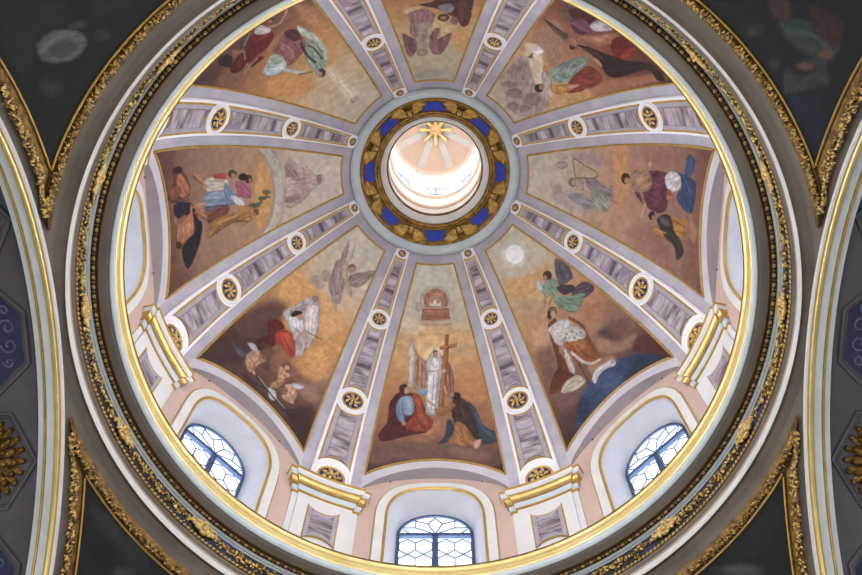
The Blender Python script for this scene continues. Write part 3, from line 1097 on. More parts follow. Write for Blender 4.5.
PAINT = {
    0: """S|d0a468|42.3|0.7|-192,1400 12,1454 188,1400 201,1335 12,1341 -201,1336
S|d8c8a4|37.6|0.6|-174,1465 -65,1462 -75,1416 -163,1401
S|dcb878|56.4|0.7|70,1303 44,1241 -16,1215 -77,1238 -103,1300 -78,1367 -17,1397 45,1369
S|b8a68c|14.1|0.9|80,1599 56,1545 1,1524 -55,1546 -78,1600 -55,1659 1,1684 57,1658
S|a8745c|9.4|0.95|68,1597 49,1550 3,1532 -43,1551 -62,1598 -43,1648 3,1670 49,1648
S|b88a70|14.1|0.7|-37,1587 -17,1643 33,1642 52,1586 32,1559 -22,1560
P|dcd2bc|4.7|1|-32,1571 -27,1593 -15,1582 -1,1616 13,1582 30,1595 32,1565
S|b49a84|9.4|0.8|-69,1562 -74,1541 -86,1531 -97,1538 -103,1557 -98,1579 -86,1589 -74,1582
S|b49a84|9.4|0.8|103,1551 98,1532 86,1525 74,1535 70,1556 75,1576 87,1583 99,1572
P|a06a52|7.1|1|-68,1553 70,1556 77,1487 -72,1484
P|b07c64|7.1|0.8|-61,1546 64,1549 62,1529 -58,1525
L2.7|8a5844|5.6|0.7|-66,1507 71,1508
P|b89e80|9.4|0.8|-77,1483 81,1484 86,1455 -81,1451
L2.7|c8ae92|4.7|0.8|-76,1555 77,1558
S|6e5648|42.3|0.6|-289,678 -148,737 29,749 258,674 288,554 11,633 -291,555
S|94684c|28.2|0.8|-96,829 -34,881 30,905 29,809 -33,749 -104,756
S|b07c50|23.5|0.7|-60,820 -16,858 21,881 11,822 -42,785
S|b88252|47|0.5|96,1111 219,1121 252,974 177,969 105,1063
S|e0c48c|28.2|0.7|43,1278 29,1236 -3,1219 -35,1236 -49,1277 -36,1320 -3,1338 29,1320
S|a68464|5.6|1|-111,1348 -95,1296 -53,1245 -34,1255 -37,1122 -48,1070 -111,1080 -121,1206
S|bcaa94|5.6|1|-127,1350 -107,1344 -102,1254 -109,1161 -111,1080 -134,1088 -136,1226
L2.9|74543c|4.7|0.8|-87,1256 -89,1094
L2.9|74543c|4.7|0.8|-64,1224 -67,1085
L2.5|d4c6b0|4.7|0.8|-121,1319 -123,1113
L2.9|c49c80|4.7|0.6|-76,1262 -45,1200
L4.7|c4967a|4.7|1|-117,1370 -113,1343
S|c4967a|4.2|1|-111,1368 -113,1360 -117,1356 -122,1359 -124,1366 -122,1375 -117,1379 -113,1376
S|94684a|5.6|1|31,1269 69,1230 91,1145 88,1043 56,1036 38,1121
L2.9|684430|4.7|0.8|69,1211 75,1061
L2.7|b48a66|4.7|0.7|50,1236 60,1120
S|b0a89e|5.6|1|-34,1265 -11,1306 12,1306 33,1264 42,1179 27,1071 15,954 -14,911 -43,934 -49,1023 -39,1140 -43,1218
S|d6d0c8|6.1|1|-26,1256 1,1265 23,1237 19,1187 -22,1187
S|ccc6c0|7.1|1|-30,1168 8,1173 4,1029 -10,930 -36,953 -40,1052
L2.9|8c847c|4.7|0.8|-37,1184 31,1189
L2.7|948c84|4.7|0.8|-7,1164 -18,946
L2.7|948c84|4.7|0.8|16,1157 4,970
L2.5|e2ded8|4.7|0.7|-26,1150 -32,970
L2.3|8c847c|4.7|0.5|-18,1238 -3,1201 16,1233
S|cfc8be|4.7|1|-19,1288 -11,1315 3,1322 18,1313 23,1278 31,1226 18,1233 12,1274 -11,1274 -15,1224 -26,1228
S|c4957a|4.2|1|12,1286 9,1272 1,1266 -8,1272 -11,1286 -8,1299 1,1305 9,1299
S|4c3028|3.8|0.9|-13,1302 1,1313 14,1302 10,1293 1,1302 -9,1290
L1.8|6a4434|2.8|0.8|-5,1288 -3,1287
L1.8|6a4434|2.8|0.8|4,1288 6,1287
P|9c6632|3.8|1|49,1400 70,1398 37,962 13,963
P|a87038|3.8|1|22,1333 111,1343 108,1323 22,1313
L2.2|6c4220|3.3|0.9|68,1326 37,962
L2|6c4220|3.3|0.8|24,1313 108,1323
L1.8|c48c50|3.3|0.7|53,1390 23,982
S|c09a7c|4.7|1|31,1191 50,1195 53,1176 34,1172
S|582620|6.6|1|-201,1006 -165,1043 -100,1041 -67,1009 -38,911 -11,870 -44,807 -123,782 -246,719 -264,765 -226,847 -220,954
S|8e4228|6.1|1|-113,1040 -73,1026 -45,922 -10,872 -38,815 -119,814 -146,836 -116,892 -96,954
S|a8603a|9.4|0.6|-92,1025 -73,1009 -61,927 -34,869 -61,862 -89,937
L2.7|5a2a1e|7.1|0.7|-102,923 -70,855 -42,833
L2.7|6a3222|5.6|0.7|-123,825 -79,860
S|8499b4|5.6|1|-171,1004 -116,1022 -100,936 -120,906 -147,903 -161,967
S|6e86aa|5.6|1|-187,962 -164,1006 -151,905 -144,858 -166,857 -186,904
S|9cb0c6|9.4|0.6|-150,993 -122,1003 -117,963 -140,954
S|7890b0|5.6|1|-92,1063 -46,1079 -42,1048 -70,1033
S|b48a6e|4.7|1|-152,1080 -130,1074 -126,1047 -144,1033 -158,1050
S|4a2c24|4.7|1|-175,1073 -152,1094 -136,1085 -150,1066 -157,1030 -172,1039
S|bc8c70|4.7|1|-134,853 -137,843 -145,838 -154,840 -157,849 -154,859 -146,864 -138,861
S|b88468|4.7|1|-52,1110 -39,1104 -40,1079 -52,1078
S|46322e|6.6|1|95,1018 136,1006 181,927 223,805 207,743 153,736 93,853 76,955
S|3a4a5a|6.1|1|155,991 193,936 232,817 288,762 289,704 217,708 200,798 176,911
S|2e4058|6.1|1|55,878 82,871 83,779 57,745 15,737 45,787
L2.7|56687a|7.1|0.6|177,952 219,818 261,746
S|9a6a38|6.1|1|93,865 133,853 174,768 201,723 175,703 100,722 60,757 85,806
L2.7|6c4626|7.1|0.7|120,837 135,727
L2.7|b48450|7.1|0.6|101,828 109,736
S|946640|6.1|1|-5,958 28,950 74,987 98,968 66,931 16,908
S|bc9074|4.7|1|-46,1008 -18,1000 1,972 -14,972
S|b88a6c|4.7|1|38,1095 51,1090 60,1045 47,1046
S|2c2426|5.2|1|125,1023 117,1008 100,1003 83,1012 76,1029 84,1045 101,1050 118,1041
S|aa7e62|4.7|1|67,1044 88,1051 91,1023 73,1025
S|bc947a|4.7|1|184,732 211,738 212,719 196,683 179,697
L2.7|6a5048|9.4|0.6|122,979 138,870
L1.8|2c1412|4.7|0.7|-263,765 -246,720 -123,782 -44,807
L1.8|3a1a14|4.7|0.6|-165,1043 -192,1008 -220,954 -226,847
L1.8|4c6080|4.7|0.8|-148,903 -120,906
L1.8|5a2a1a|4.7|0.8|-100,936 -116,892 -146,836
L1.8|22181a|4.7|0.6|80,967 93,865 65,759
L1.8|22181a|4.7|0.6|181,922 207,743
S|7a5a4e|32.9|0.6|-304,612 -218,674 -112,676 -128,618 -266,563
S|8c6a54|32.9|0.6|64,711 170,684 256,626 202,603 90,647
S|4a302c|32.9|0.6|-266,563 -180,621 -128,618 -263,513""".split("\n"),
    -45: """S|d0a058|56.4|0.8|-225,1255 -172,1362 -60,1376 62,1354 134,1288 -80,1073
S|a29086|18.8|0.8|-61,1433 -57,1412 -69,1388 -90,1375 -107,1381 -111,1402 -100,1427 -79,1440
S|a08c86|14.1|0.8|-39,1488 -32,1464 -40,1442 -59,1434 -78,1445 -86,1468 -78,1490 -58,1499
S|a49288|18.8|0.8|-30,1421 -26,1402 -34,1384 -50,1376 -65,1383 -70,1401 -61,1420 -45,1428
S|9e8882|8.5|0.95|-65,1568 -47,1607 -8,1615 35,1539 61,1459 83,1407 66,1385 30,1403 -19,1439 -41,1502
S|b4a084|9.4|0.9|-28,1571 -9,1608 37,1574 49,1513 16,1528
L3.3|867068|11.8|0.7|-54,1554 -23,1495 42,1428
L3.3|b0a098|11.8|0.6|-43,1578 -5,1513 40,1465
S|94827a|8.5|0.95|37,1570 79,1632 127,1677 127,1599 107,1540 66,1526
L2|7e6c66|7.1|0.7|59,1562 113,1646
L2|a89a90|7.1|0.7|70,1546 118,1605
S|a08c86|7.1|0.95|-56,1607 -85,1700 -74,1703 -34,1634
S|b8aa9a|7.1|0.9|-19,1617 -34,1680 -50,1726 -41,1725 -15,1668 -4,1626
S|a48a78|7.1|1|40,1623 44,1606 35,1589 19,1582 5,1589 2,1606 10,1623 26,1630
S|866a5e|6.1|0.9|-1,1606 11,1634 37,1630 25,1621 13,1603
S|b09a88|7.1|0.9|52,1514 75,1521 110,1482 101,1468 70,1487
S|a48c88|9.4|0.9|75,1425 80,1404 70,1384 52,1378 36,1389 31,1410 40,1430 58,1436
S|a89488|9.4|0.9|80,1376 84,1364 81,1354 73,1354 64,1362 60,1375 63,1384 71,1385
S|b08a74|37.6|0.5|144,1032 241,1089 258,958 216,885
S|e0b878|28.2|0.5|92,1038 128,1123 196,1055 180,959
S|8a6a60|32.9|0.5|213,924 272,927 280,769 238,799
S|46302c|65.8|0.85|-313,508 -287,788 -207,1084 -112,1171 -96,932 -128,706 -207,599
S|6a4a3e|42.3|0.6|-255,834 -218,1015 -159,1135 -144,1003 -190,834
S|cc964e|42.3|0.8|65,1086 186,1253 237,1127 213,924 67,929 73,1041
S|d6a868|47|0.7|-30,1349 70,1365 168,1301 112,1151 26,1280
S|8a6048|56.4|0.5|-61,844 26,941 191,906 274,785 194,763 38,824
S|a08068|32.9|0.5|135,857 216,885 261,816 199,787
S|382428|56.4|0.7|165,653 263,777 302,558 263,549
S|aea29a|6.1|1|-116,1128 -78,1249 -37,1337 6,1324 80,1184 86,1064 72,987 29,982 -20,1084 -74,1104
S|d0c6ba|7.1|0.9|-38,1255 5,1297 73,1178 72,1109 8,1156
S|988880|9.4|0.7|-88,1167 -49,1265 -39,1223 -66,1149
L2.6|8a7c74|7.1|0.6|-15,1258 55,1118
S|8a6a5c|7.1|0.7|-15,1339 -12,1324 -19,1310 -31,1305 -42,1311 -45,1325 -39,1339 -27,1345
S|602220|6.1|1|-148,1014 -110,1070 -62,1062 -50,954 -74,903 -103,847 -140,873 -105,946
S|461c1c|9.4|0.7|-134,885 -106,953 -74,903 -96,856
S|aa442c|5.6|1|-85,1010 -46,1067 15,1046 53,979 33,952 -18,974 -54,955
S|c4603c|9.4|0.6|-61,1026 -32,1053 18,1017 -12,1007
L2.6|7a2c20|5.6|0.7|-45,1024 35,971
S|ccc8c4|5.6|1|-78,1121 -60,1163 -8,1171 17,1119 5,1080 -42,1084
S|9caab8|7.1|0.7|-47,1107 -9,1106 -10,1077
S|b48a6c|4.7|1|-53,1175 -33,1202 -15,1187 -29,1163
S|34201c|4.7|1|-78,1151 -71,1189 -37,1214 -46,1182 -62,1148
L5.2|b88c6c|4.7|1|-18,1111 29,1103 73,1089
L5.2|bc9474|4.7|1|17,1122 43,1128
L2.4|5e4032|3.8|1|29,1139 117,1160
S|ae8868|5.6|1|-135,762 -119,829 -67,854 -39,831 -64,780 -71,710 -105,712
S|a2734f|4.7|1|-63,854 -60,839 -67,823 -79,817 -89,823 -92,838 -85,854 -73,860
S|5a3a2c|4.7|0.8|-93,836 -80,860 -63,854 -79,844
S|a8a29e|5.6|1|-164,825 -135,853 -98,838 -126,816
S|4c545c|5.6|1|-237,752 -190,750 -142,774 -141,740 -178,726
S|5c3c34|9.4|0.7|-55,803 -23,840 -11,793 -38,784
L5.2|b48c6c|5.6|1|-87,747 -57,717
S|7a4c38|4.7|1|72,909 75,888 65,868 49,861 35,871 32,892 42,912 58,919
S|b48868|4.7|1|68,898 70,885 64,873 54,869 46,876 44,889 50,901 59,905
S|b68c68|5.6|1|22,867 67,865 93,864 84,804 51,791
S|a87c58|5.6|1|35,747 50,799 83,817 73,754 42,722
S|7c4c34|4.7|1|113,845 114,827 105,810 91,804 80,813 78,830 87,847 101,853
S|b68e70|5.6|1|97,804 134,827 165,779 161,720 110,716 96,767
S|bcb6b2|5.6|1|118,833 171,855 161,822 132,812
L5.2|b88c6c|4.7|1|146,751 164,726
S|7c543e|7.1|0.8|73,754 105,787 123,750 93,728
L4.4|3e3a3c|3.8|1|-41,719 21,699 78,682 148,658 200,641
L3.1|484244|3.8|1|-57,670 1,685 37,699
L3.4|463e3c|3.8|1|142,643 175,679 202,702
L2.6|9a8c80|2.8|0.5|-34,719 23,701 80,684
S|b4b4b8|5.6|1|33,708 66,721 94,682 69,660
S|6a4a3c|9.4|0.6|-31,661 4,676 42,647 5,638
L4.2|2c2a2c|3.8|1|-41,719 21,699 78,682 148,658 200,641
L1.8|a8a09a|2.8|0.8|-33,724 24,706 81,689 147,666
L3.1|302a2a|3.8|1|-57,670 1,685 37,699
L3.4|302a2a|3.8|1|142,643 175,679 202,702
L2.1|4a3024|3.8|0.8|-119,773 -79,762 -71,723
L2.1|4a3024|3.8|0.7|-84,816 -55,803
L2.1|4a3024|3.8|0.7|48,836 79,841
L2.1|4a3024|3.8|0.7|104,764 137,770 156,745
L2.6|5a3a2a|4.7|0.8|37,786 71,763
S|3a2822|14.1|0.6|-104,659 -56,675 22,656 65,639 26,613 -44,635
S|e0d6c8|9.4|0.6|-27,1247 1,1276 40,1209 26,1174
L2.6|4a1a18|4.7|0.7|-76,1020 -45,1060
S|5c3e34|14.1|0.55|-114,899 -42,920 -31,830 -82,836
L2.6|7a2a20|4.7|0.7|-64,1001 -2,964""".split("\n"),
    -90: """S|c89a54|37.6|0.9|-139,1287 -74,1353 46,1360 142,1318 190,1250 101,1237 -80,1265
L18|b6ae9a|7.1|1|245,1221 187,1320 95,1394 -14,1411 -121,1380 -216,1282
L2.1|8e8880|5.6|0.9|239,1192 170,1303 65,1368 -46,1370 -142,1323 -210,1236
L2.1|a09890|5.6|0.9|254,1258 194,1357 105,1425 -9,1442 -122,1408 -200,1336
L3.3|cac2ae|9.4|0.5|225,1248 164,1340 60,1389 -43,1392
S|b49c8e|9.4|0.85|-126,1459 -80,1551 -24,1642 -17,1692 19,1693 51,1609 96,1553 115,1448 52,1445 -50,1456
S|a4847a|9.4|0.9|-109,1453 -65,1520 -9,1548 -15,1509 -46,1458
S|a4847c|9.4|0.9|69,1447 61,1491 61,1544 80,1537 89,1452
S|c4b09c|11.8|0.7|-29,1456 -29,1510 13,1530 37,1461
L2|94786c|5.6|0.8|-98,1549 -33,1576 53,1564 93,1564
L2|94786c|5.6|0.7|-41,1487 4,1531 3,1497
L1.6|9c8478|5.6|0.7|-76,1582 -18,1653 -18,1686
L1.6|9c8478|5.6|0.7|95,1551 45,1626 17,1684
S|987e70|7.1|0.9|2,1686 17,1680 22,1667 14,1656 -3,1651 -19,1657 -24,1669 -15,1682
L1.6|d4c8b0|7.1|0.7|-24,1707 5,1712 28,1694
L2.5|565c44|4.7|1|60,1181 60,1257 40,1301 19,1352
S|62674c|7.1|1|44,1326 50,1317 49,1297 43,1278 35,1271 29,1280 30,1300 36,1319
S|686c50|7.1|1|19,1354 26,1346 27,1328 20,1311 11,1304 4,1312 3,1330 10,1347
S|5c6248|7.1|1|70,1281 77,1269 75,1243 67,1218 57,1208 51,1220 52,1247 60,1272
S|6e7054|5.6|1|45,1355 49,1349 48,1334 44,1320 38,1315 34,1321 35,1336 39,1350
S|747454|5.6|1|61,1300 66,1295 67,1285 63,1276 56,1273 51,1278 50,1288 54,1297
S|a0666a|6.1|1|-44,1144 -11,1225 22,1226 19,1187 0,1141
S|42261f|5.6|1|-80,1199 -69,1192 -67,1172 -76,1151 -90,1143 -101,1150 -103,1170 -95,1190
S|50302a|5.6|1|-64,1239 -51,1232 -48,1214 -57,1196 -72,1188 -85,1195 -88,1213 -79,1231
S|a8765c|4.7|1|-58,1235 -50,1232 -48,1223 -53,1215 -62,1212 -70,1215 -72,1223 -67,1231
S|c4bcb6|5.6|1|31,1173 45,1166 49,1152 40,1140 24,1136 10,1143 7,1157 15,1170
S|a87c44|6.1|1|57,1134 66,1215 82,1263 111,1249 136,1192 142,1113
S|7a4a30|5.6|1|102,1263 112,1256 113,1242 107,1230 95,1228 86,1235 84,1249 91,1261
S|ac7850|4.7|1|106,1246 111,1242 112,1234 108,1228 102,1226 97,1230 96,1238 99,1245
S|6a3c34|65.8|0.6|-290,504 -266,643 17,617 242,625 273,515
S|643424|6.1|1|-208,657 -205,717 -130,793 -67,800 -62,737 -63,660 -98,635 -152,674
S|a46c4a|7.1|0.95|-182,708 -132,781 -73,798 -72,737 -109,699
S|7c4a34|7.1|0.8|-137,688 -110,737 -66,712 -70,665
S|341c18|5.6|1|-208,661 -214,707 -191,740 -180,704
S|8a5a40|5.6|0.8|-118,651 -125,689 -71,686 -79,648
S|271d26|6.1|1|-53,686 -29,814 47,850 75,876 128,854 187,803 243,713 209,691 146,704 97,792 15,772 13,696
L3.9|443844|9.4|0.6|65,831 170,789
L3.9|3a303c|9.4|0.6|-27,752 14,768
S|a06846|6.1|1|38,700 35,739 13,810 98,809 119,748 141,684 105,670
L6.5|a87050|4.7|1|-17,809 60,806
L6.5|a06a48|4.7|1|11,688 66,698
S|c08a64|9.4|0.6|55,729 50,793 96,771 92,730
S|4a281e|5.6|1|134,706 144,696 145,678 136,664 123,662 113,672 113,689 121,703
L2.6|74452e|5.6|0.7|59,749 110,750
S|8a5c46|14.1|0.5|80,899 87,928 146,931 149,890
S|b47e60|5.6|1|-155,815 -146,881 -74,945 -58,921 -114,864
S|b8aa92|5.6|1|-123,923 -104,1049 -51,1070 -55,949 -84,917
S|aa4a3a|5.6|1|-131,969 -121,1055 -95,1057 -109,985
L2.6|968872|5.6|0.7|-102,946 -87,1044
L2.6|d0c4ac|5.6|0.6|-76,947 -70,1050
S|7e92ac|6.1|1|-50,905 -38,1058 26,1075 10,916
L3.3|667c9a|5.6|0.7|-10,924 3,1061
L2.6|9cb0c4|5.6|0.6|-32,926 -22,1043
S|484a5c|9.4|0.7|6,913 23,1049 52,1025 36,918
S|b48262|5.6|1|-16,817 -21,903 2,905 -3,832
S|a46e4a|5.6|1|14,826 10,892 63,939 92,953 71,902 40,855
S|784a2e|6.1|1|47,923 28,1060 72,1056 90,929
S|a0743c|6.1|1|80,944 73,1098 57,1197 130,1195 111,1090 147,917
L3.3|7a5428|5.6|0.7|126,958 102,1092 89,1181
L3.3|bc9458|7.1|0.6|97,976 87,1115
S|6c84a8|5.6|1|-80,1050 -20,1111 23,1130 34,1078 -11,1052
S|c8c4c0|5.6|1|-11,1087 12,1157 53,1175 35,1124
S|60402f|4.7|1|-106,1134 -94,1126 -92,1103 -102,1080 -117,1069 -130,1077 -132,1100 -122,1123
S|b08462|4.7|1|-100,1127 -92,1123 -91,1111 -96,1098 -105,1093 -113,1097 -114,1109 -109,1121
S|38221c|4.7|1|-81,1205 -71,1198 -70,1179 -78,1161 -90,1152 -100,1159 -102,1178 -94,1197
S|a4606c|5.6|1|-70,1127 -35,1221 20,1217 2,1158
L2.6|2a1612|4.7|0.8|-93,639 -61,694 -50,795
L2.6|2a1612|4.7|0.7|35,696 103,671 141,684
L2.6|4a2c1c|4.7|0.6|-88,917 -116,867 -152,820
L2.6|4a3018|4.7|0.7|144,918 116,1088 132,1191
L2.6|3a4258|4.7|0.7|10,916 28,1075
L2.1|5a3020|4.7|0.8|44,874 89,950""".split("\n"),
    -135: """S|c8924e|47|0.85|142,1151 52,1323 63,1432 176,1336 197,1185
S|c48c4c|47|0.6|-196,1043 -178,1218 -109,1385 -67,1425 -146,1250
S|b88858|47|0.6|-202,858 -237,991 -201,1140 -170,1025
P|dcd2b4|23.5|0.55|-26,1412 -57,1420 -43,1693 27,1692
P|e2dac0|14.1|0.4|-32,1424 -49,1426 -16,1694 6,1696
L2.1|e0d8c4|5.6|0.8|49,1679 2,1683 -44,1687
S|b4a08a|5.6|0.9|16,1680 -16,1694 -19,1716 12,1717 25,1704
S|b6bca2|6.1|1|-131,1017 -137,1111 -136,1229 -105,1328 -48,1397 -30,1393 -83,1328 -108,1228 -104,1132 -109,1063
S|889a8a|6.1|1|-101,1147 -108,1243 -65,1366 -10,1400 3,1353 -22,1250
S|a8b4a2|9.4|0.7|-91,1182 -98,1253 -71,1321 -58,1281
S|8c5a58|6.1|1|-33,988 -95,1001 -105,1086 -75,1180 -29,1209 46,1199 26,1115 28,1008
S|5a3438|6.1|1|-75,987 -111,1034 -91,1115 -62,1097 -59,1036
S|a4746a|11.8|0.6|-21,1029 -45,1118 8,1191 12,1116
L3.2|6e4044|7.1|0.7|-35,1030 -32,1137 -2,1197
S|a8b4aa|6.1|1|118,1059 39,1047 36,1151 64,1186 124,1152 140,1087
S|c0cccc|7.5|0.9|126,1072 72,1132 67,1189 130,1129
S|7c8c80|11.8|0.6|59,1047 38,1079 44,1137 78,1100
L7.4|a8bab4|4.7|1|73,1192 58,1252 39,1312
L5.3|4a3a34|5.6|1|-71,1142 -41,1234 -33,1324
L4.2|5c4c40|5.6|1|-82,1195 -83,1255 -66,1339
S|573628|5.2|1|-21,1432 -5,1440 9,1428 14,1403 6,1381 -10,1373 -24,1385 -29,1409
S|b08866|4.7|1|-6,1420 3,1425 11,1418 14,1405 9,1392 0,1388 -8,1394 -11,1407
S|c4c4bc|5.6|0.7|-9,1370 -11,1386 7,1401 7,1386
L3.2|5a4a3c|4.7|1|53,1301 13,1355
S|8a6448|47|0.5|259,809 187,818 181,936 234,948
S|503430|42.3|0.6|292,617 200,720 127,732 197,773 274,768
S|a87448|28.2|0.6|47,985 -42,974 -75,982 14,1026 118,1058 141,1015
S|661e1c|6.6|1|23,809 -8,837 -46,928 14,976 83,955 130,927 89,850
S|8a2c24|8.5|0.8|17,815 4,870 -31,905 -12,918 26,872
S|541a1a|6.6|1|172,832 106,835 92,869 121,913 168,922 197,870
S|74241e|9.4|0.7|148,844 111,862 123,892 168,894
L2.9|3a1414|11.8|0.7|48,873 110,924
S|bcb0a8|6.1|1|-12,803 -46,806 -55,887 -34,902 -4,845
S|5a3830|5.6|1|-96,853 -86,860 -78,852 -76,834 -82,815 -92,808 -100,816 -101,834
S|a4785f|4.7|1|-86,855 -80,859 -74,854 -73,841 -77,828 -83,824 -89,829 -90,842
L5.9|a88070|4.7|1|-60,873 -93,909 -144,882 -171,852
S|4c4246|6.6|1|35,765 9,791 61,834 81,799
L4.4|8c8480|5.6|0.8|64,816 11,791
S|8e6854|6.1|1|99,820 107,820 115,803 117,780 113,764 105,764 97,781 95,804
L4.4|946c54|6.1|1|128,798 88,840 118,895
S|34202a|6.6|1|168,707 130,734 136,804 178,830 184,759
S|5a2a20|6.1|1|128,952 80,971 70,1010 101,997 133,980
L4.4|a47c5c|5.6|1|181,957 151,955 94,969
L3.7|8a644c|9.4|0.6|136,726 78,732""".split("\n"),
    180: """S|c89a58|42.3|0.75|-81,1438 -146,1399 -165,1541 -117,1596 -81,1507
S|b48a54|47|0.6|217,1212 132,1232 130,1378 189,1381
S|d2b27a|14.1|0.8|137,1270 62,1259 34,1290 77,1294 124,1314
S|d0b480|28.2|0.6|6,1362 -44,1384 -95,1424 -66,1464 -8,1433
S|9a9a88|28.2|0.5|102,1757 9,1728 -100,1748 -100,1791 95,1796
S|96726c|7.5|1|117,1304 77,1288 45,1280 -2,1325 13,1415 55,1499 109,1468 112,1383
S|a8987c|10.3|0.85|79,1408 19,1373 16,1456 45,1526 75,1487
L2.9|7c5c58|11.8|0.7|96,1327 91,1458
L2.9|aa8c80|11.8|0.7|56,1309 64,1392
L2.9|7e5e5a|11.8|0.6|28,1324 43,1407
S|82605e|6.6|1|148,1448 118,1477 80,1520 86,1587 111,1626 135,1594 146,1512
S|8a6660|6.6|1|21,1502 -8,1433 -28,1444 -16,1514 -82,1459 -68,1544 -31,1623 14,1608
L2.2|6c4c4c|8.5|0.6|137,1481 110,1602
L2.2|725250|8.5|0.6|-67,1498 -15,1594
S|a4907a|11.8|0.7|88,1482 29,1490 26,1571 83,1574
L4.4|94786a|5.6|1|83,1602 69,1586 49,1589 37,1609 50,1627 72,1623 83,1602
S|b8a286|5.6|1|44,1609 49,1617 59,1619 70,1614 74,1604 70,1596 59,1594 48,1599
L2.2|8a7060|5.6|0.7|-28,1397 -26,1514
S|5a3432|6.1|1|69,1246 6,1229 -23,1188 -165,1161 -173,1270 -162,1370 -132,1405 -106,1350 -69,1327 -15,1284 34,1265
S|724a44|14.1|0.6|-107,1228 -149,1204 -145,1328 -124,1370
S|8c7e80|6.6|1|-17,1264 -80,1239 -88,1296 -51,1316
S|542e24|5.6|1|-71,1347 -63,1369 -44,1379 -25,1372 -17,1352 -25,1331 -44,1321 -63,1328
S|a47e60|5.2|1|-58,1351 -54,1362 -43,1367 -31,1364 -27,1354 -31,1343 -42,1338 -54,1341
S|8c6c62|7.1|1|-113,1363 -108,1386 -95,1398 -82,1391 -76,1370 -82,1347 -94,1336 -107,1342
L2.2|3a2020|7.1|0.7|-8,1239 -107,1218
L2.2|3a2422|5.6|0.8|55,1245 -1,1269""".split("\n"),
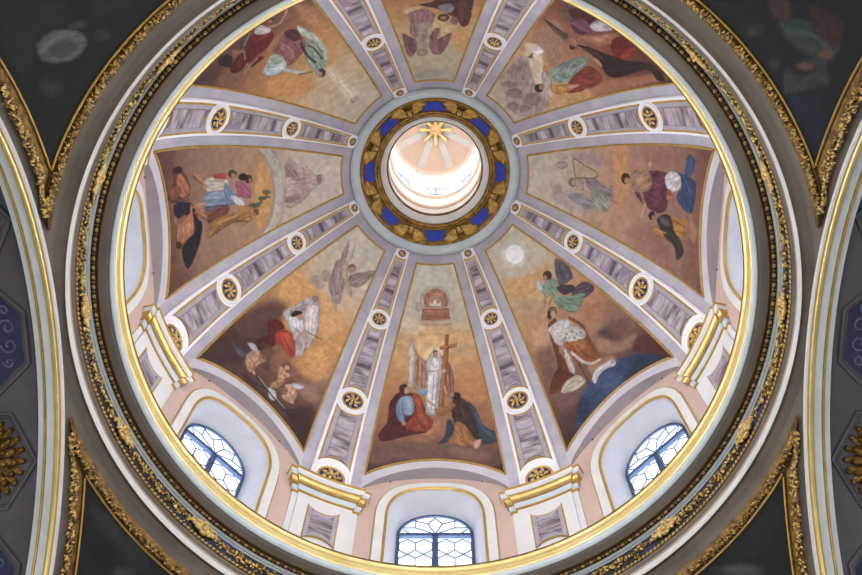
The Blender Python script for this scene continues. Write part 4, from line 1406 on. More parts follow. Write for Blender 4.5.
    135: """S|c89c60|28.2|0.75|-86,1509 -161,1269 -206,1310 -142,1544 -103,1583
S|d4c29e|18.8|0.9|179,1352 129,1306 5,1438 -81,1465 -98,1518 -18,1544 110,1436
S|a6948a|14.1|0.8|119,1665 143,1525 131,1423 52,1491 -27,1536 -87,1507 -126,1564 -123,1686 -60,1768 10,1754 60,1705
S|8e766e|11.8|0.75|-1,1637 -7,1663 4,1696 26,1715 46,1709 51,1683 40,1651 18,1632
S|8e766e|11.8|0.75|-44,1717 -50,1738 -42,1764 -25,1780 -8,1776 -2,1754 -10,1728 -27,1713
S|8e766e|11.8|0.75|-84,1568 -95,1599 -85,1638 -61,1661 -36,1655 -26,1622 -35,1584 -59,1562
S|8e766e|11.8|0.75|49,1620 47,1640 58,1666 77,1682 91,1679 93,1659 81,1634 63,1618
S|8e766e|11.8|0.75|-88,1663 -93,1682 -86,1708 -70,1726 -54,1724 -49,1705 -57,1679 -73,1662
S|98847c|14.1|0.6|67,1528 47,1574 52,1612 79,1619 112,1591 132,1543 127,1506 100,1500
S|aa9890|9.4|0.6|11,1581 7,1600 16,1624 31,1638 45,1634 49,1615 41,1592 25,1578
L2.1|7c645c|5.6|0.6|52,1693 35,1657 -2,1636 -16,1663 15,1712
L2.1|7c645c|5.6|0.6|-21,1629 -45,1561 -82,1571 -80,1627
S|a47c66|23.5|0.85|173,1317 201,1082 120,1103 22,1271 21,1362 130,1280
L3.2|94705a|8.5|0.7|159,1310 127,1248 68,1257 34,1295
L2.7|b89478|8.5|0.6|141,1297 104,1264 52,1300
P|7c5c48|4.7|1|122,1430 127,1370 98,1405
S|dcd4c8|6.1|1|142,1352 131,1303 94,1323 105,1368
S|e4d6b4|23.5|0.4|101,1369 92,1400 99,1431 120,1443 141,1429 150,1397 142,1368 121,1356
P|7c5c48|4.2|1|121,1424 124,1379 104,1403
S|b87c3c|6.1|1|42,1389 -31,1424 -73,1453 -93,1363 -126,1374 -102,1468 -55,1467 8,1442
S|84988c|6.1|1|5,1387 1,1289 -29,1116 -68,1165 -89,1277 -77,1365 -51,1413
S|a8a694|6.6|1|13,1456 8,1409 -49,1445 -64,1504
L3.2|66786e|7.5|0.7|-25,1381 -60,1306 -50,1175
L3.2|a4b4a4|8.5|0.6|-13,1347 -34,1214
S|8a3c28|6.6|1|-115,1377 -81,1182 -159,1265 -139,1372
S|c08c48|8.5|0.7|-52,1453 -88,1387 -99,1427 -85,1470
S|42261c|5.2|1|-45,1508 -54,1529 -50,1551 -36,1561 -20,1553 -11,1532 -15,1510 -28,1500
S|b08460|4.7|1|-42,1494 -49,1508 -46,1524 -37,1530 -26,1525 -19,1510 -21,1495 -31,1488
L6.4|be8e66|5.2|1|-98,1388 -130,1293
S|583e34|6.6|1|224,1109 175,1106 91,1108 93,1147 158,1141
S|6a5248|11.8|0.9|225,955 180,777 124,882 129,994 184,1006
S|5a3234|7.5|1|143,996 100,922 53,998 88,1044
S|4a2824|6.1|1|31,1125 25,1142 28,1160 37,1168 48,1161 53,1144 51,1127 41,1119
L5.3|8a6050|9.4|0.7|165,1124 83,1152 37,1118
L4.3|4a302a|7.5|0.7|103,1100 18,1125
S|a87450|28.2|0.75|-152,1197 -212,943 -241,725 -279,685 -253,952 -220,1189
S|542628|9.4|1|188,924 154,824 97,832 61,948 109,955 153,968
S|7a4c58|8.5|1|137,1010 120,918 53,924 52,981 99,1005
S|aaa09c|7.1|1|81,916 78,840 45,807 12,806 30,897 51,934
S|c0b8b4|9.4|0.7|73,890 64,838 43,838 48,897
S|98684e|8.5|1|65,1062 32,947 -8,794 -37,815 -42,923 -11,1010 36,1073
S|b48264|14.1|0.6|24,959 -3,853 -16,921 2,984
S|6c2418|7.1|1|-28,877 -33,799 -101,739 -111,822 -138,954 -74,940
S|903622|7.1|1|-133,971 -89,826 -111,751 -124,842
S|36201f|7.1|1|35,1110 1,1057 -51,1002 -102,942 -143,866 -203,714 -278,690 -268,753 -209,785 -192,999 -153,1079 -80,1070 -11,1089
S|5a3c3a|11.8|0.7|20,1093 -48,1029 -94,1025 -75,1049
L3.3|54302a|9.4|0.6|-142,1051 -164,922 -195,801
S|7a8c80|7.1|1|3,1304 -10,1228 -48,1166 -73,1307 -55,1353
L3.3|a4b0a0|6.1|0.8|-65,1297 -56,1248 -56,1180
L3.3|a4b0a0|6.1|0.7|-63,1325 -34,1274 -25,1247
S|84402e|9.4|1|-85,1327 -74,1156 -148,1116 -173,1204 -121,1359
S|b4863c|6.6|1|-74,1412 -120,1306 -124,1376 -98,1438
S|be9276|6.1|1|-103,1362 -125,1289 -132,1318 -116,1368
S|b48868|5.6|0.9|-47,1098 -69,1065 -112,1070 -90,1090
S|a4785e|9.4|0.7|94,1094 47,1093 30,1127 61,1145""".split("\n"),
    90: """S|c48e54|37.6|0.75|183,1249 239,1149 -20,1176 -72,1227 49,1255
S|a4968a|23.5|0.6|-81,1654 -52,1549 -127,1393 -149,1438 -122,1600
S|a28a82|18.8|0.7|141,1521 167,1382 141,1314 94,1332 99,1416 113,1503
S|9c8a7c|11.8|0.8|80,1558 64,1570 54,1597 57,1623 71,1633 87,1620 97,1593 94,1567
S|a4927f|14.1|0.7|125,1549 112,1562 104,1589 106,1615 116,1624 129,1611 137,1583 135,1557
S|a08e80|14.1|0.8|-45,1594 -64,1600 -74,1617 -69,1637 -53,1648 -35,1642 -25,1624 -29,1604
L2|86705f|6.1|0.6|83,1616 96,1582 81,1564 61,1586 61,1616
S|b0a08c|18.8|0.6|55,1564 43,1521 -50,1505 -56,1548
S|8e8a8c|11.8|0.85|-70,1552 -50,1471 -88,1367 -120,1423 -98,1507
S|8c7c78|8.5|1|27,1452 35,1375 9,1306 20,1272 -38,1265 -51,1291 -29,1361 -14,1430
S|8e9482|8.5|0.95|-19,1409 -23,1338 -65,1284 -113,1288 -108,1358 -61,1400
L2.5|737866|8.5|0.6|-30,1383 -96,1315
L3.3|8a7468|7.1|0.8|-45,1290 -59,1229
S|8c6e58|6.1|1|1,1503 -16,1510 -25,1528 -21,1547 -7,1556 10,1549 20,1530 16,1511
S|b49a80|5.2|1|-2,1508 -12,1512 -17,1522 -15,1532 -6,1537 5,1533 10,1523 8,1513
S|a4907c|7.5|1|19,1512 21,1452 -25,1449 -33,1496
L4.1|b8a48c|5.6|1|19,1448 -36,1445
L2.6|72594a|5.2|1|22,1510 115,1518 90,1445 69,1374 42,1380 31,1452 22,1510
L1.6|a08c7a|4.7|0.5|29,1499 96,1483
L1.6|a08c7a|4.7|0.5|31,1477 87,1457
S|6e4640|56.4|0.4|253,670 310,475 38,607 -184,618 -285,493 -256,694
S|b08060|18.8|0.6|1,723 -70,656 -121,664 -94,705
S|986858|47|0.5|247,1030 277,746 179,892 169,1030
S|8a5a50|47|0.4|-178,1134 -105,981 -219,798 -228,938
S|6a3a44|6.6|1|13,1113 124,1033 145,887 90,898 2,884 -48,929 -42,1014
S|9c7658|6.1|1|83,1147 136,1077 132,1024 85,997 32,1036 23,1117
S|b8946e|9.4|0.6|84,1117 112,1067 74,1060 54,1098
L3.3|4e2a34|7.1|0.7|26,1040 12,941
L3.3|8a5660|7.1|0.6|84,1001 75,913
S|42261f|5.2|1|74,1151 54,1161 43,1182 47,1203 65,1212 85,1202 96,1180 92,1159
S|ac7c5e|4.7|1|64,1150 52,1156 45,1171 47,1185 57,1191 70,1185 77,1170 74,1155
L7.9|a48060|4.7|1|128,1078 157,1013
S|c49878|4.7|1|155,1025 178,1009 171,987 153,1002
L7.9|967252|5.2|1|17,1075 -29,1043
L5.2|bc8e6e|4.7|1|-32,1043 -87,1060
S|34486e|6.1|1|162,831 150,691 95,678 1,708 11,781 51,825 98,788 140,797
S|3a5078|6.1|1|175,755 256,711 236,662 176,696 150,733
L3.9|56709a|9.4|0.6|130,746 75,717
L3.9|22304e|9.4|0.6|76,776 22,736
S|c0bab2|5.6|1|124,904 159,847 147,792 97,796 66,850 72,893
S|98928c|9.4|0.6|107,871 119,809 86,821
S|8a4c3c|5.6|1|59,862 43,870 34,890 36,910 48,919 64,910 74,891 72,871
S|a06a54|5.2|1|43,835 32,846 24,871 22,897 29,908 40,898 48,872 50,846
S|5a2c30|7.1|0.8|77,932 77,898 20,901 28,926
S|a06c34|6.1|1|-120,977 -104,870 -154,862 -152,944
S|a4702e|6.1|1|-53,855 -36,733 -102,730 -125,771 -102,836
S|3e3230|6.1|1|-55,928 -44,863 -107,814 -131,765 -175,719 -223,754 -169,798 -147,868 -88,949
S|5c6064|8.5|0.7|-64,940 -61,881 -90,853 -95,903
S|34201c|5.2|1|-66,966 -81,970 -90,985 -88,1002 -75,1012 -60,1008 -50,993 -53,976
S|a8765a|4.7|1|-73,963 -81,965 -87,974 -85,984 -78,989 -70,987 -64,978 -66,968
L2.6|2a1a1c|4.7|0.6|12,1117 -24,997 -39,925
L2.6|c8a078|4.7|0.6|-126,956 -127,874
L2.6|5a3818|4.7|0.6|-62,839 -68,754 -99,753""".split("\n"),
    45: """S|c89c5e|37.6|0.8|-118,1604 -7,1538 106,1493 21,1426 -77,1425 -157,1491
S|b48458|37.6|0.7|173,1184 232,1140 175,1020 77,1011 99,1130
S|b08c68|42.3|0.5|-124,1422 -62,1335 -104,1201 -188,1271
F|ccccb8|18.8|0.8|60,1626 32,1608 -3,1608 -36,1626 -57,1659 -61,1699 -47,1735 -19,1757 17,1757 50,1735 71,1699 74,1659
F|eef3fa|5.6|1|44,1643 24,1629 -1,1629 -24,1642 -39,1666 -42,1694 -31,1720 -11,1736 15,1736 38,1722 52,1696 55,1667
S|665a60|6.6|1|160,1476 186,1396 170,1332 145,1328 89,1348 94,1390 125,1451
L2.9|4c4248|8.5|0.6|154,1449 113,1354
L2.9|80747a|8.5|0.6|163,1421 148,1345
S|5a4e54|6.6|1|132,1280 198,1252 219,1181 169,1179 103,1219 106,1264
L2.5|786c70|7.1|0.6|138,1244 200,1206
S|b4b6bc|6.6|1|10,1489 19,1444 -2,1400 -12,1441
S|7e967c|6.1|1|50,1439 91,1407 69,1342 31,1349 -8,1374 9,1423
S|768e78|6.1|1|39,1343 85,1278 164,1209 102,1176 58,1182 28,1240 14,1307
L2.9|5c7460|7.5|0.7|45,1305 61,1223
L2.9|98ac94|8.5|0.6|64,1291 134,1217
S|503c46|6.6|1|70,1364 138,1304 129,1268 73,1302
S|533426|5.2|1|89,1434 73,1427 56,1436 47,1456 52,1475 68,1482 85,1473 94,1453
S|ae8464|4.7|1|63,1444 54,1438 45,1442 41,1453 45,1464 54,1470 64,1466 67,1455
L4.9|ac8060|5.2|1|10,1388 -42,1328
L4.9|a47858|5.2|1|36,1350 -17,1320
S|8e7466|37.6|0.45|104,1106 185,1003 270,950 298,825 187,898 96,1014
S|b48c6c|32.9|0.5|76,956 150,844 232,795 230,736 121,799 50,886
S|c4a484|32.9|0.5|-141,1257 -82,1224 -114,1155 -175,1168
S|a47050|32.9|0.8|101,1169 196,1095 170,1023 105,1048 82,1128
S|423030|37.6|0.8|107,990 262,888 168,858 110,925
S|8a604c|42.3|0.5|209,1033 271,845 177,829 142,998
S|562a20|28.2|0.85|249,762 323,580 315,487 256,601 182,736
S|c09468|37.6|0.6|-152,1305 -57,1290 -126,1147 -211,1129
S|6c5048|37.6|0.6|-208,1136 -130,1111 -178,976 -235,963
S|7a5a50|37.6|0.7|-242,853 -136,801 -184,727 -258,749
S|a8805c|18.8|0.7|-30,875 70,832 93,783 5,806 -39,813
P|2e4468|7.5|1|-229,608 -186,689 -134,755 -66,791 17,797 103,769 177,714 235,629 274,533 349,441 329,411 116,515 -69,554 -286,459
S|22304a|28.2|0.7|207,672 276,527 182,572 63,605 23,653 129,665
S|42608c|32.9|0.6|66,642 32,632 -18,667 -54,728 -55,781 -21,795 29,760 65,696
S|1e2a42|32.9|0.6|-192,674 -135,740 -122,669 -200,583
L3.7|4c6890|9.4|0.6|-128,754 -62,784 20,787 105,758
S|74401f|6.6|1|-85,1223 -49,1237 -33,1217 -111,1055 -105,891 -197,852 -260,871 -192,949 -151,992 -122,1104
S|5a2f1c|9.4|0.7|-129,1071 -140,963 -202,879 -238,879 -174,953
L6.1|7c4826|6.1|1|26,1179 54,1087 44,1010 31,864
S|8e5424|6.1|1|-52,1076 35,1024 29,930 32,854 -14,873 -53,966 -67,1032
S|b07a40|11.8|0.6|-32,1046 17,1014 5,967 -34,999
L3.7|683a1c|7.5|0.7|-23,1018 -13,906
S|beb6ae|5.6|1|-86,1212 -5,1200 23,1134 -34,1134 -73,1078 -101,1108 -98,1157
S|d4ccc0|9.4|0.6|-65,1198 -21,1188 -27,1151 -64,1158
S|beb6a8|5.6|1|-48,1149 18,1127 50,1048 24,1024 -43,1068 -68,1116
S|4a4038|3.8|1|-29,1113 -31,1110 -34,1111 -36,1115 -35,1119 -32,1121 -29,1120 -28,1117
S|4a4038|3.8|1|1,1106 -2,1104 -5,1105 -6,1108 -5,1112 -2,1114 1,1113 2,1110
S|4a4038|3.8|1|13,1069 10,1067 7,1068 5,1072 6,1076 9,1078 12,1077 13,1073
S|4a4038|3.8|1|-9,1062 -12,1060 -14,1061 -16,1065 -15,1069 -12,1071 -9,1070 -8,1066
S|4a4038|3.8|1|32,1058 29,1056 26,1057 25,1061 25,1065 28,1067 31,1066 33,1062
S|4a4038|3.8|1|-29,1084 -32,1081 -35,1082 -36,1086 -36,1090 -33,1092 -30,1091 -28,1088
S|4a4038|3.8|1|-45,1099 -48,1097 -50,1098 -52,1101 -51,1105 -48,1108 -45,1107 -44,1103
L5.5|bcb2a0|4.7|1|-64,1009 -45,922 -14,872 27,856
S|b8ae9c|5.6|1|-86,1055 -78,1007 -100,894 -121,894 -112,972
L3.7|4c3a30|9.4|0.6|-67,983 -69,891
S|653820|7.5|1|-174,969 -108,884 -163,885 -250,874
S|b4a890|5.6|1|-208,841 -158,880 -100,870 -84,810 -123,797 -186,814
L2.5|76664e|4.7|0.8|-174,846 -132,857 -105,821
L2.5|76664e|4.7|0.7|-194,834 -148,823
L2|40302a|3.8|1|-61,927 -75,778
S|42241c|5.2|1|-3,1258 -19,1248 -36,1255 -45,1275 -41,1296 -25,1305 -8,1298 1,1278
S|42241c|4.7|1|-38,1300 -31,1274 -50,1249 -63,1255 -54,1280
S|bc9276|4.7|1|-14,1247 -26,1237 -39,1240 -44,1255 -39,1272 -26,1282 -14,1279 -9,1264
L2.5|b08c50|4.2|0.8|-35,1294 -12,1287 0,1262
S|b88c6e|4.7|1|-77,1058 -84,1052 -93,1055 -97,1065 -95,1075 -88,1081 -80,1078 -75,1068
S|bcb8b2|5.6|1|-51,796 -14,825 43,813 81,797 86,770 67,760 26,784 -6,784 -33,769 -48,757 -54,771
L2.5|8c8884|5.6|0.7|-24,797 32,795
S|a09c98|4.7|1|79,779 74,776 67,780 64,788 64,796 69,798 76,794 79,786
L3.1|c0bcb6|4.7|1|-49,794 -50,760""".split("\n"),
    ('p', -135): """S|3d2e33|18.8|0.9|46,589 -17,733 22,791 74,760 113,724 113,650
S|353a44|23.5|0.8|116,641 96,733 182,784 216,767 145,661
S|727a83|7.5|1|120,758 73,770 43,814 45,860 82,875 127,858 154,803
S|555c66|14.1|0.7|115,788 75,824 79,858 125,836
L6.4|8f979e|11.8|0.6|129,782 78,795 52,823
S|4e4339|9.4|1|6,910 20,912 34,901 38,884 31,870 17,868 4,879 -1,897
L9.6|5c5044|9.4|1|35,811 16,824
S|413d35|14.1|0.9|195,887 221,890 241,872 243,844 224,823 198,820 179,838 177,866
S|5a5044|14.1|0.7|208,875 222,876 232,867 232,853 223,843 210,841 200,850 200,864
S|3d3330|18.8|0.8|-95,890 -77,891 -59,876 -51,853 -57,835 -74,834 -92,849 -101,872
S|33363e|18.8|0.7|-54,800 -76,835 -26,855 -13,833""".split("\n"),
    ('p', 135): """S|443a35|9.4|1|-17,878 -26,894 -21,913 -6,924 11,920 20,905 15,886 0,875
S|6d5546|7.5|0.8|-11,901 -15,908 -13,916 -7,920 1,918 5,911 3,903 -3,899
S|385250|9.4|1|-10,824 -64,752 -139,730 -166,778 -130,830 -64,848
S|5f463f|11.8|1|51,814 24,769 -26,807 -1,833
S|4e352b|11.8|1|-13,734 -84,687 -140,738 -112,776
P|464e5c|7.5|1|-139,906 -140,783 -232,818 -205,943
S|352927|9.4|1|-176,828 -183,844 -177,870 -161,889 -144,890 -137,874 -143,849 -159,830
S|836857|8.5|1|-168,830 -172,841 -168,856 -158,868 -148,870 -144,859 -148,844 -158,832
S|815c49|9.4|1|-160,761 -167,773 -165,790 -154,802 -142,802 -135,790 -138,773 -148,761
S|29305a|18.8|0.7|-213,949 -243,866 -354,902 -374,952 -299,971
S|554439|9.4|1|-122,905 -132,916 -132,928 -122,933 -108,929 -98,918 -98,906 -108,901
L6.4|57726d|14.1|0.6|-50,827 -98,777 -147,768
S|2e343e|14.1|0.7|-220,873 -230,834 -266,862 -255,887""".split("\n"),
    ('p', -45): """S|454a55|28.2|0.75|-352,914 -196,973 -86,933 -229,908
S|1e1f27|18.8|0.9|-195,890 -182,864 -196,839 -229,830 -261,842 -274,868 -261,893 -228,902
S|383d46|23.5|0.7|-226,931 -108,940 -91,910 -148,892
S|52525a|11.8|0.9|-101,897 -103,884 -123,866 -148,854 -164,854 -162,867 -143,886 -118,898""".split("\n"),
    ('p', 45): """S|383d46|32.9|0.6|137,970 304,943 374,940 296,886 142,894
S|5c5f64|14.1|0.9|189,838 161,841 114,867 75,900 67,921 95,919 142,894 181,860
S|464649|14.1|0.8|91,908 78,906 59,914 45,926 45,937 58,939 77,931 91,918
S|818181|14.1|0.6|164,858 150,862 124,877 101,895 94,905 108,902 135,887 158,868""".split("\n"),
}
BASE = {
    0: [(500, '4a2e2c'), (600, '644034'), (750, '8a5e42'), (1000, 'a8764a'), (1250, 'c89a62'), (1350, 'c4a67c'), (1480, 'c0b498'), (1795, 'cac6ae')],
    -45: [(500, '3c2628'), (650, '5a3c34'), (850, '7a5440'), (1100, 'a47850'), (1300, 'c89c60'), (1500, 'c8b898'), (1795, 'ccc6ae')],
    -90: [(500, '583a30'), (650, '745442'), (850, '92705a'), (1100, 'a48266'), (1300, 'b08c60'), (1400, 'b8a88c'), (1500, 'c4b69c'), (1795, 'd0c7b0')],
    -135: [(500, '3c2828'), (700, '5c3c34'), (900, '7c5440'), (1100, 'a87848'), (1300, 'c09458'), (1500, 'c4ac84'), (1795, 'c6bca0')],
    180: [(500, '402a28'), (900, '6c4434'), (1100, '906040'), (1300, 'b88a54'), (1450, 'bea274'), (1600, 'b8ab88'), (1795, 'b4ac8c')],
    135: [(500, '402424'), (800, '683a30'), (1000, '84503e'), (1200, 'a47454'), (1350, 'b89064'), (1500, 'bca488'), (1795, 'c0b69c')],
    90: [(500, '745244'), (650, '8a6450'), (850, '966c5c'), (1050, 'a47c64'), (1250, 'b48c6c'), (1400, 'b49878'), (1550, 'c0b094'), (1795, 'c6bda4')],
    45: [(500, '3a2828'), (700, '5c4038'), (900, '7e5a48'), (1100, 'a07656'), (1300, 'b89064'), (1450, 'c0a67c'), (1600, 'c4b99c'), (1795, 'c6c1a6')],
    ('p', -135): [(0, '191b22'), (700, '21242c'), (960, '262b36')],
    ('p', 135): [(0, '191b22'), (700, '20242e'), (960, '232a3c')],
    ('p', -45): [(0, '191b22'), (700, '22252d'), (960, '262a33')],
    ('p', 45): [(0, '1a1c22'), (700, '22252c'), (960, '262a32')],
}

def chart(d, phi):
    """bay azimuth d and meridian angle phi to flat chart coordinates"""
    r, z = dome(phi)
    return math.radians(d) * r * 1000, DR * math.radians(phi) * 1000
FRESCO = {
    0: 'fresco of a veiled woman in white holding a wooden cross, two saints kneeling',
    45: 'fresco of a crowned queen in ermine above a blue globe, green angel behind',
    90: 'fresco of a preacher raising his hand, grey angel with a harp above',
    135: 'fresco with a glowing triangle, an orange-robed figure and tumbling dark red robes',
    180: 'fresco at the top edge with two mauve winged figures head-down',
    -135: 'fresco of a figure in pale green and mauve lit by a white dove',
    -90: 'fresco with two bare figures by a dark cloth and a shrouded tomb in an arch',
    -45: 'fresco of an angel in red with a white sheet over cherubs carrying an anchor',
}
for a, lab in FRESCO.items():
    root = empty('fresco', a, dome(16)[0], dome(16)[1])
    fr_ = (a, dome(16)[0], dome(16)[1])
    NU, NV = 150, 236
    rows, X, Y = [], np.zeros((NV, NU)), np.zeros((NV, NU))
    for j in range(NV):
        v = j / (NV - 1)
        row = []
        for i in range(NU):
            s_ = -1 + 2 * i / (NU - 1)
            lo = fresco_low(s_)
            ph = lo + (50.65 - lo) * v
            d = s_ * fresco_half(ph)
            row.append(D(a + d, ph, 0.004))
            X[j, i], Y[j, i] = chart(d, ph)
        rows.append(row)
    colr = paint(X, Y, BASE.get(a, [(600, '4a342c'), (1000, 'a07850'), (1400, 'c8bca0'), (1800, 'cdc5aa')]), PAINT.get(a, []), int(a) + 500)
    m_ = MB(fr_)
    m_.grid(rows)
    rgba = np.concatenate([colr.reshape(-1, 3), np.ones((NU * NV, 1))], 1)
    m_.build('painted_surface', M['fresco'], root, colors=rgba)
    # gilt fillet around the painting
    m_ = MB(fr_)
    path = []
    for i in range(31):
        s_ = -1 + 2 * i / 30
        path.append((s_ * fresco_half(fresco_low(s_)), fresco_low(s_)))
    for j in range(1, 40):
        ph = 13.5 + (50.65 - 13.5) * j / 40
        path.append((fresco_half(ph), ph))
    for i in range(13):
        s_ = 1 - 2 * i / 12
        path.append((s_ * fresco_half(50.65), 50.65))
    for j in range(1, 40):
        ph = 50.65 - (50.65 - 13.5) * j / 40
        path.append((-fresco_half(ph), ph))
    m_.tube([D(a + d, ph, 0.004) for d, ph in path], 0.0052, 6, True)
    m_.build('gilt_frame', M['gilt_line'], root)
    tag(root, lab, 'fresco', 'frescoes between the dome ribs')

# pendentive paintings with gilded leaf frames
PEND = {45: 'dark pendentive painting in a gilded frame at the lower right corner', 135: 'dark pendentive painting with an open book, gilded frame, upper right corner',
        -135: 'dark pendentive painting with a pale-robed old man, gilded frame, upper left corner', -45: 'dark pendentive painting in a gilded frame at the lower left corner'}
def sph(x, y, off):
    rr = math.hypot(x, y)
    return (x, y, zs(rr, off))
for a, lab in PEND.items():
    base_a = a - 45
    root = empty('pendentive_painting', a, 1.3, -0.5)
    fr_ = (a, 1.3, -0.5)
    NZ, NA = 110, 110
    rows3 = pend_rows(1.074, 1.171, 0.004, NZ, NA, CZ + 0.05)
    rows = [[W(r, base_a + t, z) for r, t, z in row] for row in rows3]
    X = np.array([[math.radians(t - 45) * r * 1000 for r, t, z in row] for row in rows3])
    Y = np.array([[(z - CZ) * 1000 + 0 * t for r, t, z in row] for row in rows3])
    colr = paint(X, Y, BASE.get(('p', a), [(0, '1c1e26'), (700, '23262f'), (1000, '2c303c')]), PAINT.get(('p', a), []), int(a) + 900)
    m_ = MB(fr_)
    m_.grid(rows)
    m_.build('painted_surface', M['oil'], root, colors=np.concatenate([colr.reshape(-1, 3), np.ones((colr.shape[0] * colr.shape[1], 1))], 1))
    def loc(x, y, off):                 # local corner coordinates -> world (corner at +X +Y is azimuth 45)
        r_ = math.hypot(x, y)
        t = math.degrees(math.atan2(x, y)) + base_a
        return W(r_, t, zs(r_, off))
    strip, leaf, line = MB(fr_), MB(fr_), MB(fr_)
    # ring side
    A0 = 14.9
    n = 80
    r1, r2, r3 = [], [], []
    for i in range(n + 1):
        t = A0 + (90 - 2 * A0) * i / n
        tm = min(t, 90 - t)
        ro = min(1.172, 1.108 / math.cos(R(tm)))
        r1.append(W(1.146, base_a + t, zs(1.146, -0.002)))
        r2.append(W((1.146 + ro) / 2, base_a + t, zs((1.146 + ro) / 2, 0.014)))
        r3.append(W(ro, base_a + t, zs(ro, -0.002)))
    strip.grid([r1, r2, r3])
    for i in range(150):
        t = A0 + 2.5 + (90 - 2 * A0 - 5) * i / 149
        for k in range(2):
            rr = 1.1495 + 0.013 * random.random()
            p = Vector(W(rr, base_a + t + random.uniform(-.2, .2), zs(rr, 0.013)))
            er = Vector(W(1, base_a + t, 0)); et = Vector(W(1, base_a + t + 90, 0))
            th = random.uniform(-0.9, 0.9)
            leaf.blob(p, (er * math.cos(th) + et * math.sin(th)) * 0.0075, (et * math.cos(th) - er * math.sin(th)) * 0.0035, (0, 0, 0.004), 6, 4)
    line.tube([W(1.172, base_a + 23.9 + (90 - 47.8) * i / 40, zs(1.172, 0.006)) for i in range(41)], 0.0035, 5)
    # the two arch sides
    for flip in (0, 1):
        q1, q2, q3, ln = [], [], [], []
        for i in range(71):
            y = 0.295 + (0.985 - 0.295) * i / 70
            xi = min(1.1079, max(1.073, math.sqrt(max(0.0, 1.171 ** 2 - y * y))))
            f2 = (lambda x, yy: (x, yy)) if not flip else (lambda x, yy: (yy, x))
            q1.append(loc(*f2(1.108, y), -0.002))
            q2.append(loc(*f2((1.108 + xi) / 2, y), 0.014))
            q3.append(loc(*f2(xi, y), -0.002))
            if y > 0.474:
                ln.append(loc(*f2(1.073, y), 0.006))
            if i > 4:
                for k in range(4):
                    yy = y + random.uniform(-0.005, 0.005)
                    xx = random.uniform(xi + 0.012 * (1.108 - xi) / 0.035, 1.100)
                    p = Vector(loc(*f2(xx, yy), 0.014))
                    e1 = (Vector(loc(*f2(xx, yy + 0.01), 0.014)) - p).normalized()
                    e2 = (Vector(loc(*f2(xx + 0.01, yy), 0.014)) - p).normalized()
                    nn = e1.cross(e2)
                    th = random.uniform(-1, 1)
                    leaf.blob(p, (e2 * math.cos(th) + e1 * math.sin(th)) * 0.009, (e1 * math.cos(th) - e2 * math.sin(th)) * 0.004, nn * 0.0045, 6, 4)
        strip.grid([q1, q2, q3])
        line.tube(ln, 0.0035, 5)
    fo = strip.build('gilded_frame', M['gilt_dark'], root)
    leaf.build('leaf_ornament', M['gilt_leaf'], fo)
    line.build('inner_gilt_fillet', M['gilt_line'], fo)
    tag(root, lab, 'painting', 'paintings on the pendentives')

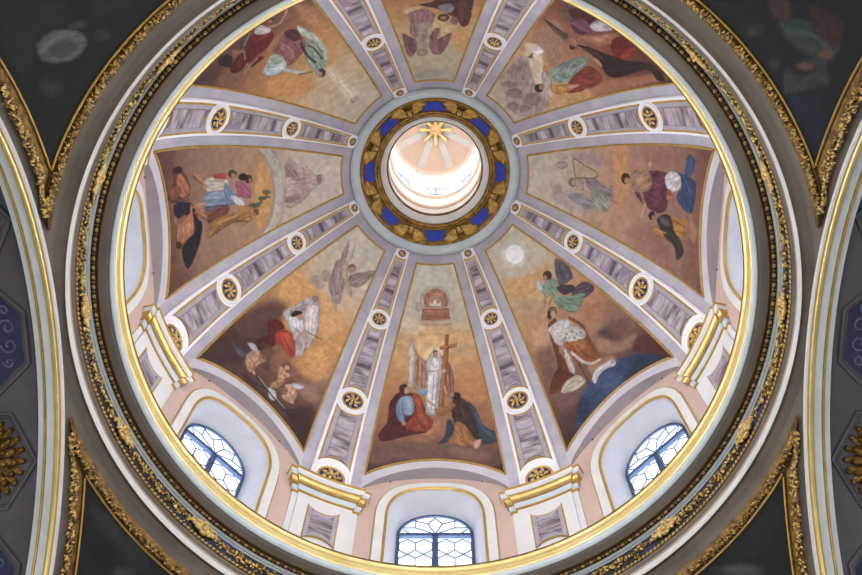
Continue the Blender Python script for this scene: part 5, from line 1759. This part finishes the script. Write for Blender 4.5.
# coffers on the side vaults
def soff_pt(sx, x, ang, lift=0.0):
    rad = 1.02 - lift
    t = R(ang)
    return (sx * x, rad * math.sin(t), CZ + rad * math.cos(t))
def coffer(sx, ang, kind, lab):
    c = Vector(soff_pt(sx, 1.37, ang))
    root = bpy.data.objects.new('rosette_coffer' if kind == 'ros' else 'blue_coffer', None)
    COL.objects.link(root)
    root.location = (c.x * S, c.y * S, ZC + c.z * S)
    def poly(pts, lift):
        return [soff_pt(sx, 1.37 + px, ang + py, lift) for px, py in pts]
    def local(b_, name, m, par, smooth=True):
        b_.v = [(x - c.x, y - c.y, z - c.z - ZC / S) for x, y, z in b_.v]
        return b_.build(name, m, par, smooth)
    if kind == 'ros':
        base = [(0.165 * math.cos(R(60 * i + 0)), 9.6 * math.sin(R(60 * i + 0))) for i in range(6)]
    else:
        base = [(-0.145, -4.5), (-0.145, 5.0), (-0.02, 12.0), (0.13, 12.0), (0.2, 4), (0.2, -4), (0.13, -12.0), (-0.02, -12.0)]
        base = base[::-1]
    sc = lambda k: [(x * k, y * k) for x, y in base]
    b_ = MB()
    b_.grid([poly(sc(1.0), -0.004) , poly(sc(1.0), 0.008), poly(sc(0.95), 0.010), poly(sc(0.91), 0.004), poly(sc(0.89), 0.006), poly(sc(0.85), -0.004)], close_u=True)
    local(b_, 'coffer_frame', M['vault'], root)
    b_ = MB()
    b_.grid([poly(sc(k_), 0.0012) for k_ in (0.87, 0.6, 0.35, 0.12, 0.002)], close_u=True)
    local(b_, 'blue_field' if kind != 'ros' else 'dark_field', M['navy'] if kind != 'ros' else M['vault'], root, False)
    b_ = MB()
    if kind == 'ros':
        for lay, (n, q, l, w, h) in enumerate(((22, 0.100, 0.028, 0.013, 0.006), (18, 0.078, 0.028, 0.014, 0.014), (13, 0.052, 0.026, 0.013, 0.020), (8, 0.026, 0.018, 0.012, 0.026))):
            for i in range(n):
                p = 2 * math.pi * i / n + lay * 0.3
                q0 = Vector(soff_pt(sx, 1.37 + q * math.cos(p), ang + math.degrees(q * math.sin(p)), h))
                q1 = Vector(soff_pt(sx, 1.37 + (q + .01) * math.cos(p), ang + math.degrees((q + .01) * math.sin(p)), h))
                q2 = Vector(soff_pt(sx, 1.37 + q * math.cos(p + .1), ang + math.degrees(q * math.sin(p + .1)), h))
                e1 = (q1 - q0).normalized(); e2 = (q2 - q0).normalized(); e3 = e1.cross(e2)
                b_.blob(q0, e1 * l, e2 * w, e3 * 0.009, 8, 5)
                b_.blob(q0 + e1 * l * 0.7, e1 * l * 0.4, e2 * w * 0.7, e3 * 0.014, 6, 4)
        q0 = Vector(soff_pt(sx, 1.37, ang, 0.026))
        b_.blob(q0, (0.018, 0, 0), (0, 0.018, 0), (0, 0, 0.012), 8, 6)
        local(b_, 'gilt_rosette', M['gilt_dark'], root)
    else:
        for s_ in (-1, 1):
            for k, (x0, y0, rr) in enumerate(((-0.085, 1.6, 0.026), (-0.08, 4.6, 0.017), (-0.03, 7.8, 0.022), (0.02, 2.5, 0.03), (0.05, 7.5, 0.026))):
                pts = []
                for i in range(22):
                    t = i / 21
                    p = t * 7.5
                    q = rr * (1 - 0.75 * t)
                    pts.append(soff_pt(sx, 1.37 + x0 + q * math.cos(p), ang + s_ * (y0 + math.degrees(q * math.sin(p))), 0.002))
                b_ = MB()
                b_.tube(pts, 0.0042, 4)
                local(b_, 'painted_scroll', M['navy_orn'], root)
    tag(root, lab, 'coffer', 'coffers of the side vaults')
for sx, side in ((-1, 'left'), (1, 'right')):
    for ang, kind, lab in ((2.5, 'blue', 'blue coffer with grey scrolls on the %s vault, next above the rosette' % side),
                           (24.2, 'ros', 'dark coffer with a gilded rosette on the %s vault' % side),
                           (46.0, 'blue', 'blue coffer with grey scrolls on the %s vault, below the rosette' % side),
                           (-19.2, 'ros', 'shadowed gilded rosette coffer high on the %s vault' % side)):
        coffer(sx, ang, kind, lab)

# ================================================================== LIGHT
w = bpy.data.worlds.new('sky')
scene.world = w
w.use_nodes = True
bg = w.node_tree.nodes['Background']
bg.inputs['Color'].default_value = (0.86, 0.93, 1.0, 1)
bg.inputs['Strength'].default_value = 2.0
def area(name, loc, target, sx, sy, power, col):
    l = bpy.data.lights.new(name, 'AREA')
    l.shape = 'RECTANGLE'
    l.size, l.size_y = sx, sy
    l.energy = power
    l.color = col
    o = bpy.data.objects.new(name, l)
    COL.objects.link(o)
    p = Vector(loc)
    o.location = p
    d = Vector(target) - p
    o.rotation_euler = d.to_track_quat('-Z', 'Y').to_euler()
    return o
WIN_P, LAN_P, NAVE_P = 400, 34, 950
for b in BAYS:
    x, y, z = W(1.40, b, 0.50)
    tx, ty, tz = W(0.3, b, 0.56)
    lo_ = area('daylight', (x * S, y * S, ZC + z * S), (tx * S, ty * S, ZC + tz * S), 0.42 * S, 0.84 * S, WIN_P, (0.97, 0.98, 1.0))
    lo_.data.spread = R(104)
for k in range(8):
    a = 45 * k
    x, y, z = W(LR + 0.06, a, 2.95)
    area('lantern_daylight', (x * S, y * S, ZC + z * S), (0, 0, ZC + 2.93 * S), 0.12 * S, 0.32 * S, LAN_P, (1.0, 0.97, 0.92))
# unseen fill lights added in the windowless arms, brightening cornice and pendentives from below
for q in range(4):
    a = 90 * q
    x, y, z = W(1.86, a, -1.5)
    area('nave_fill_light', (x * S, y * S, ZC + z * S), (0, 0, ZC - 1.0 * S), 0.8 * S, 1.4 * S, NAVE_P * (0.3, 0.85, 1.9, 0.85)[q], (1.0, 0.96, 0.9))

# ================================================================== CAMERA
F_PX = 1050.2412638
tilt, roll, yaw = 0.2978114394, 0.0210270961, 0.02506391059
cam = bpy.data.cameras.new('camera')
cam.sensor_width = 36.0
cam.lens = F_PX * 36.0 / 862.0
cam.clip_end = 400
co = bpy.data.objects.new('camera', cam)
COL.objects.link(co)
def rotz(v):
    c, s_ = math.cos(yaw), math.sin(yaw)
    return Vector((v[0] * c - v[1] * s_, v[0] * s_ + v[1] * c, v[2]))
right = rotz((1, 0, 0))
up = rotz((0, -math.cos(tilt), math.sin(tilt)))
fwd = rotz((0, math.sin(tilt), math.cos(tilt)))
c, s_ = math.cos(roll), math.sin(roll)
r2 = right * c + up * s_
u2 = up * c - right * s_
mw = Matrix((r2, u2, -fwd)).transposed().to_4x4()
mw.translation = Vector((0.01823664 * S, -1.02249665 * S, ZC - 3.2417 * S))
co.matrix_world = mw
scene.camera = co

# ================================================================== COLOUR
scene.view_settings.view_transform = 'Standard'
scene.view_settings.look = 'None'
scene.view_settings.exposure = -0.08
scene.view_settings.gamma = 1.0
scene.view_settings.use_curve_mapping = False
scene.cycles.use_denoising = True
scene.cycles.max_bounces = 8
scene.cycles.diffuse_bounces = 4
scene.cycles.sample_clamp_indirect = 8.0
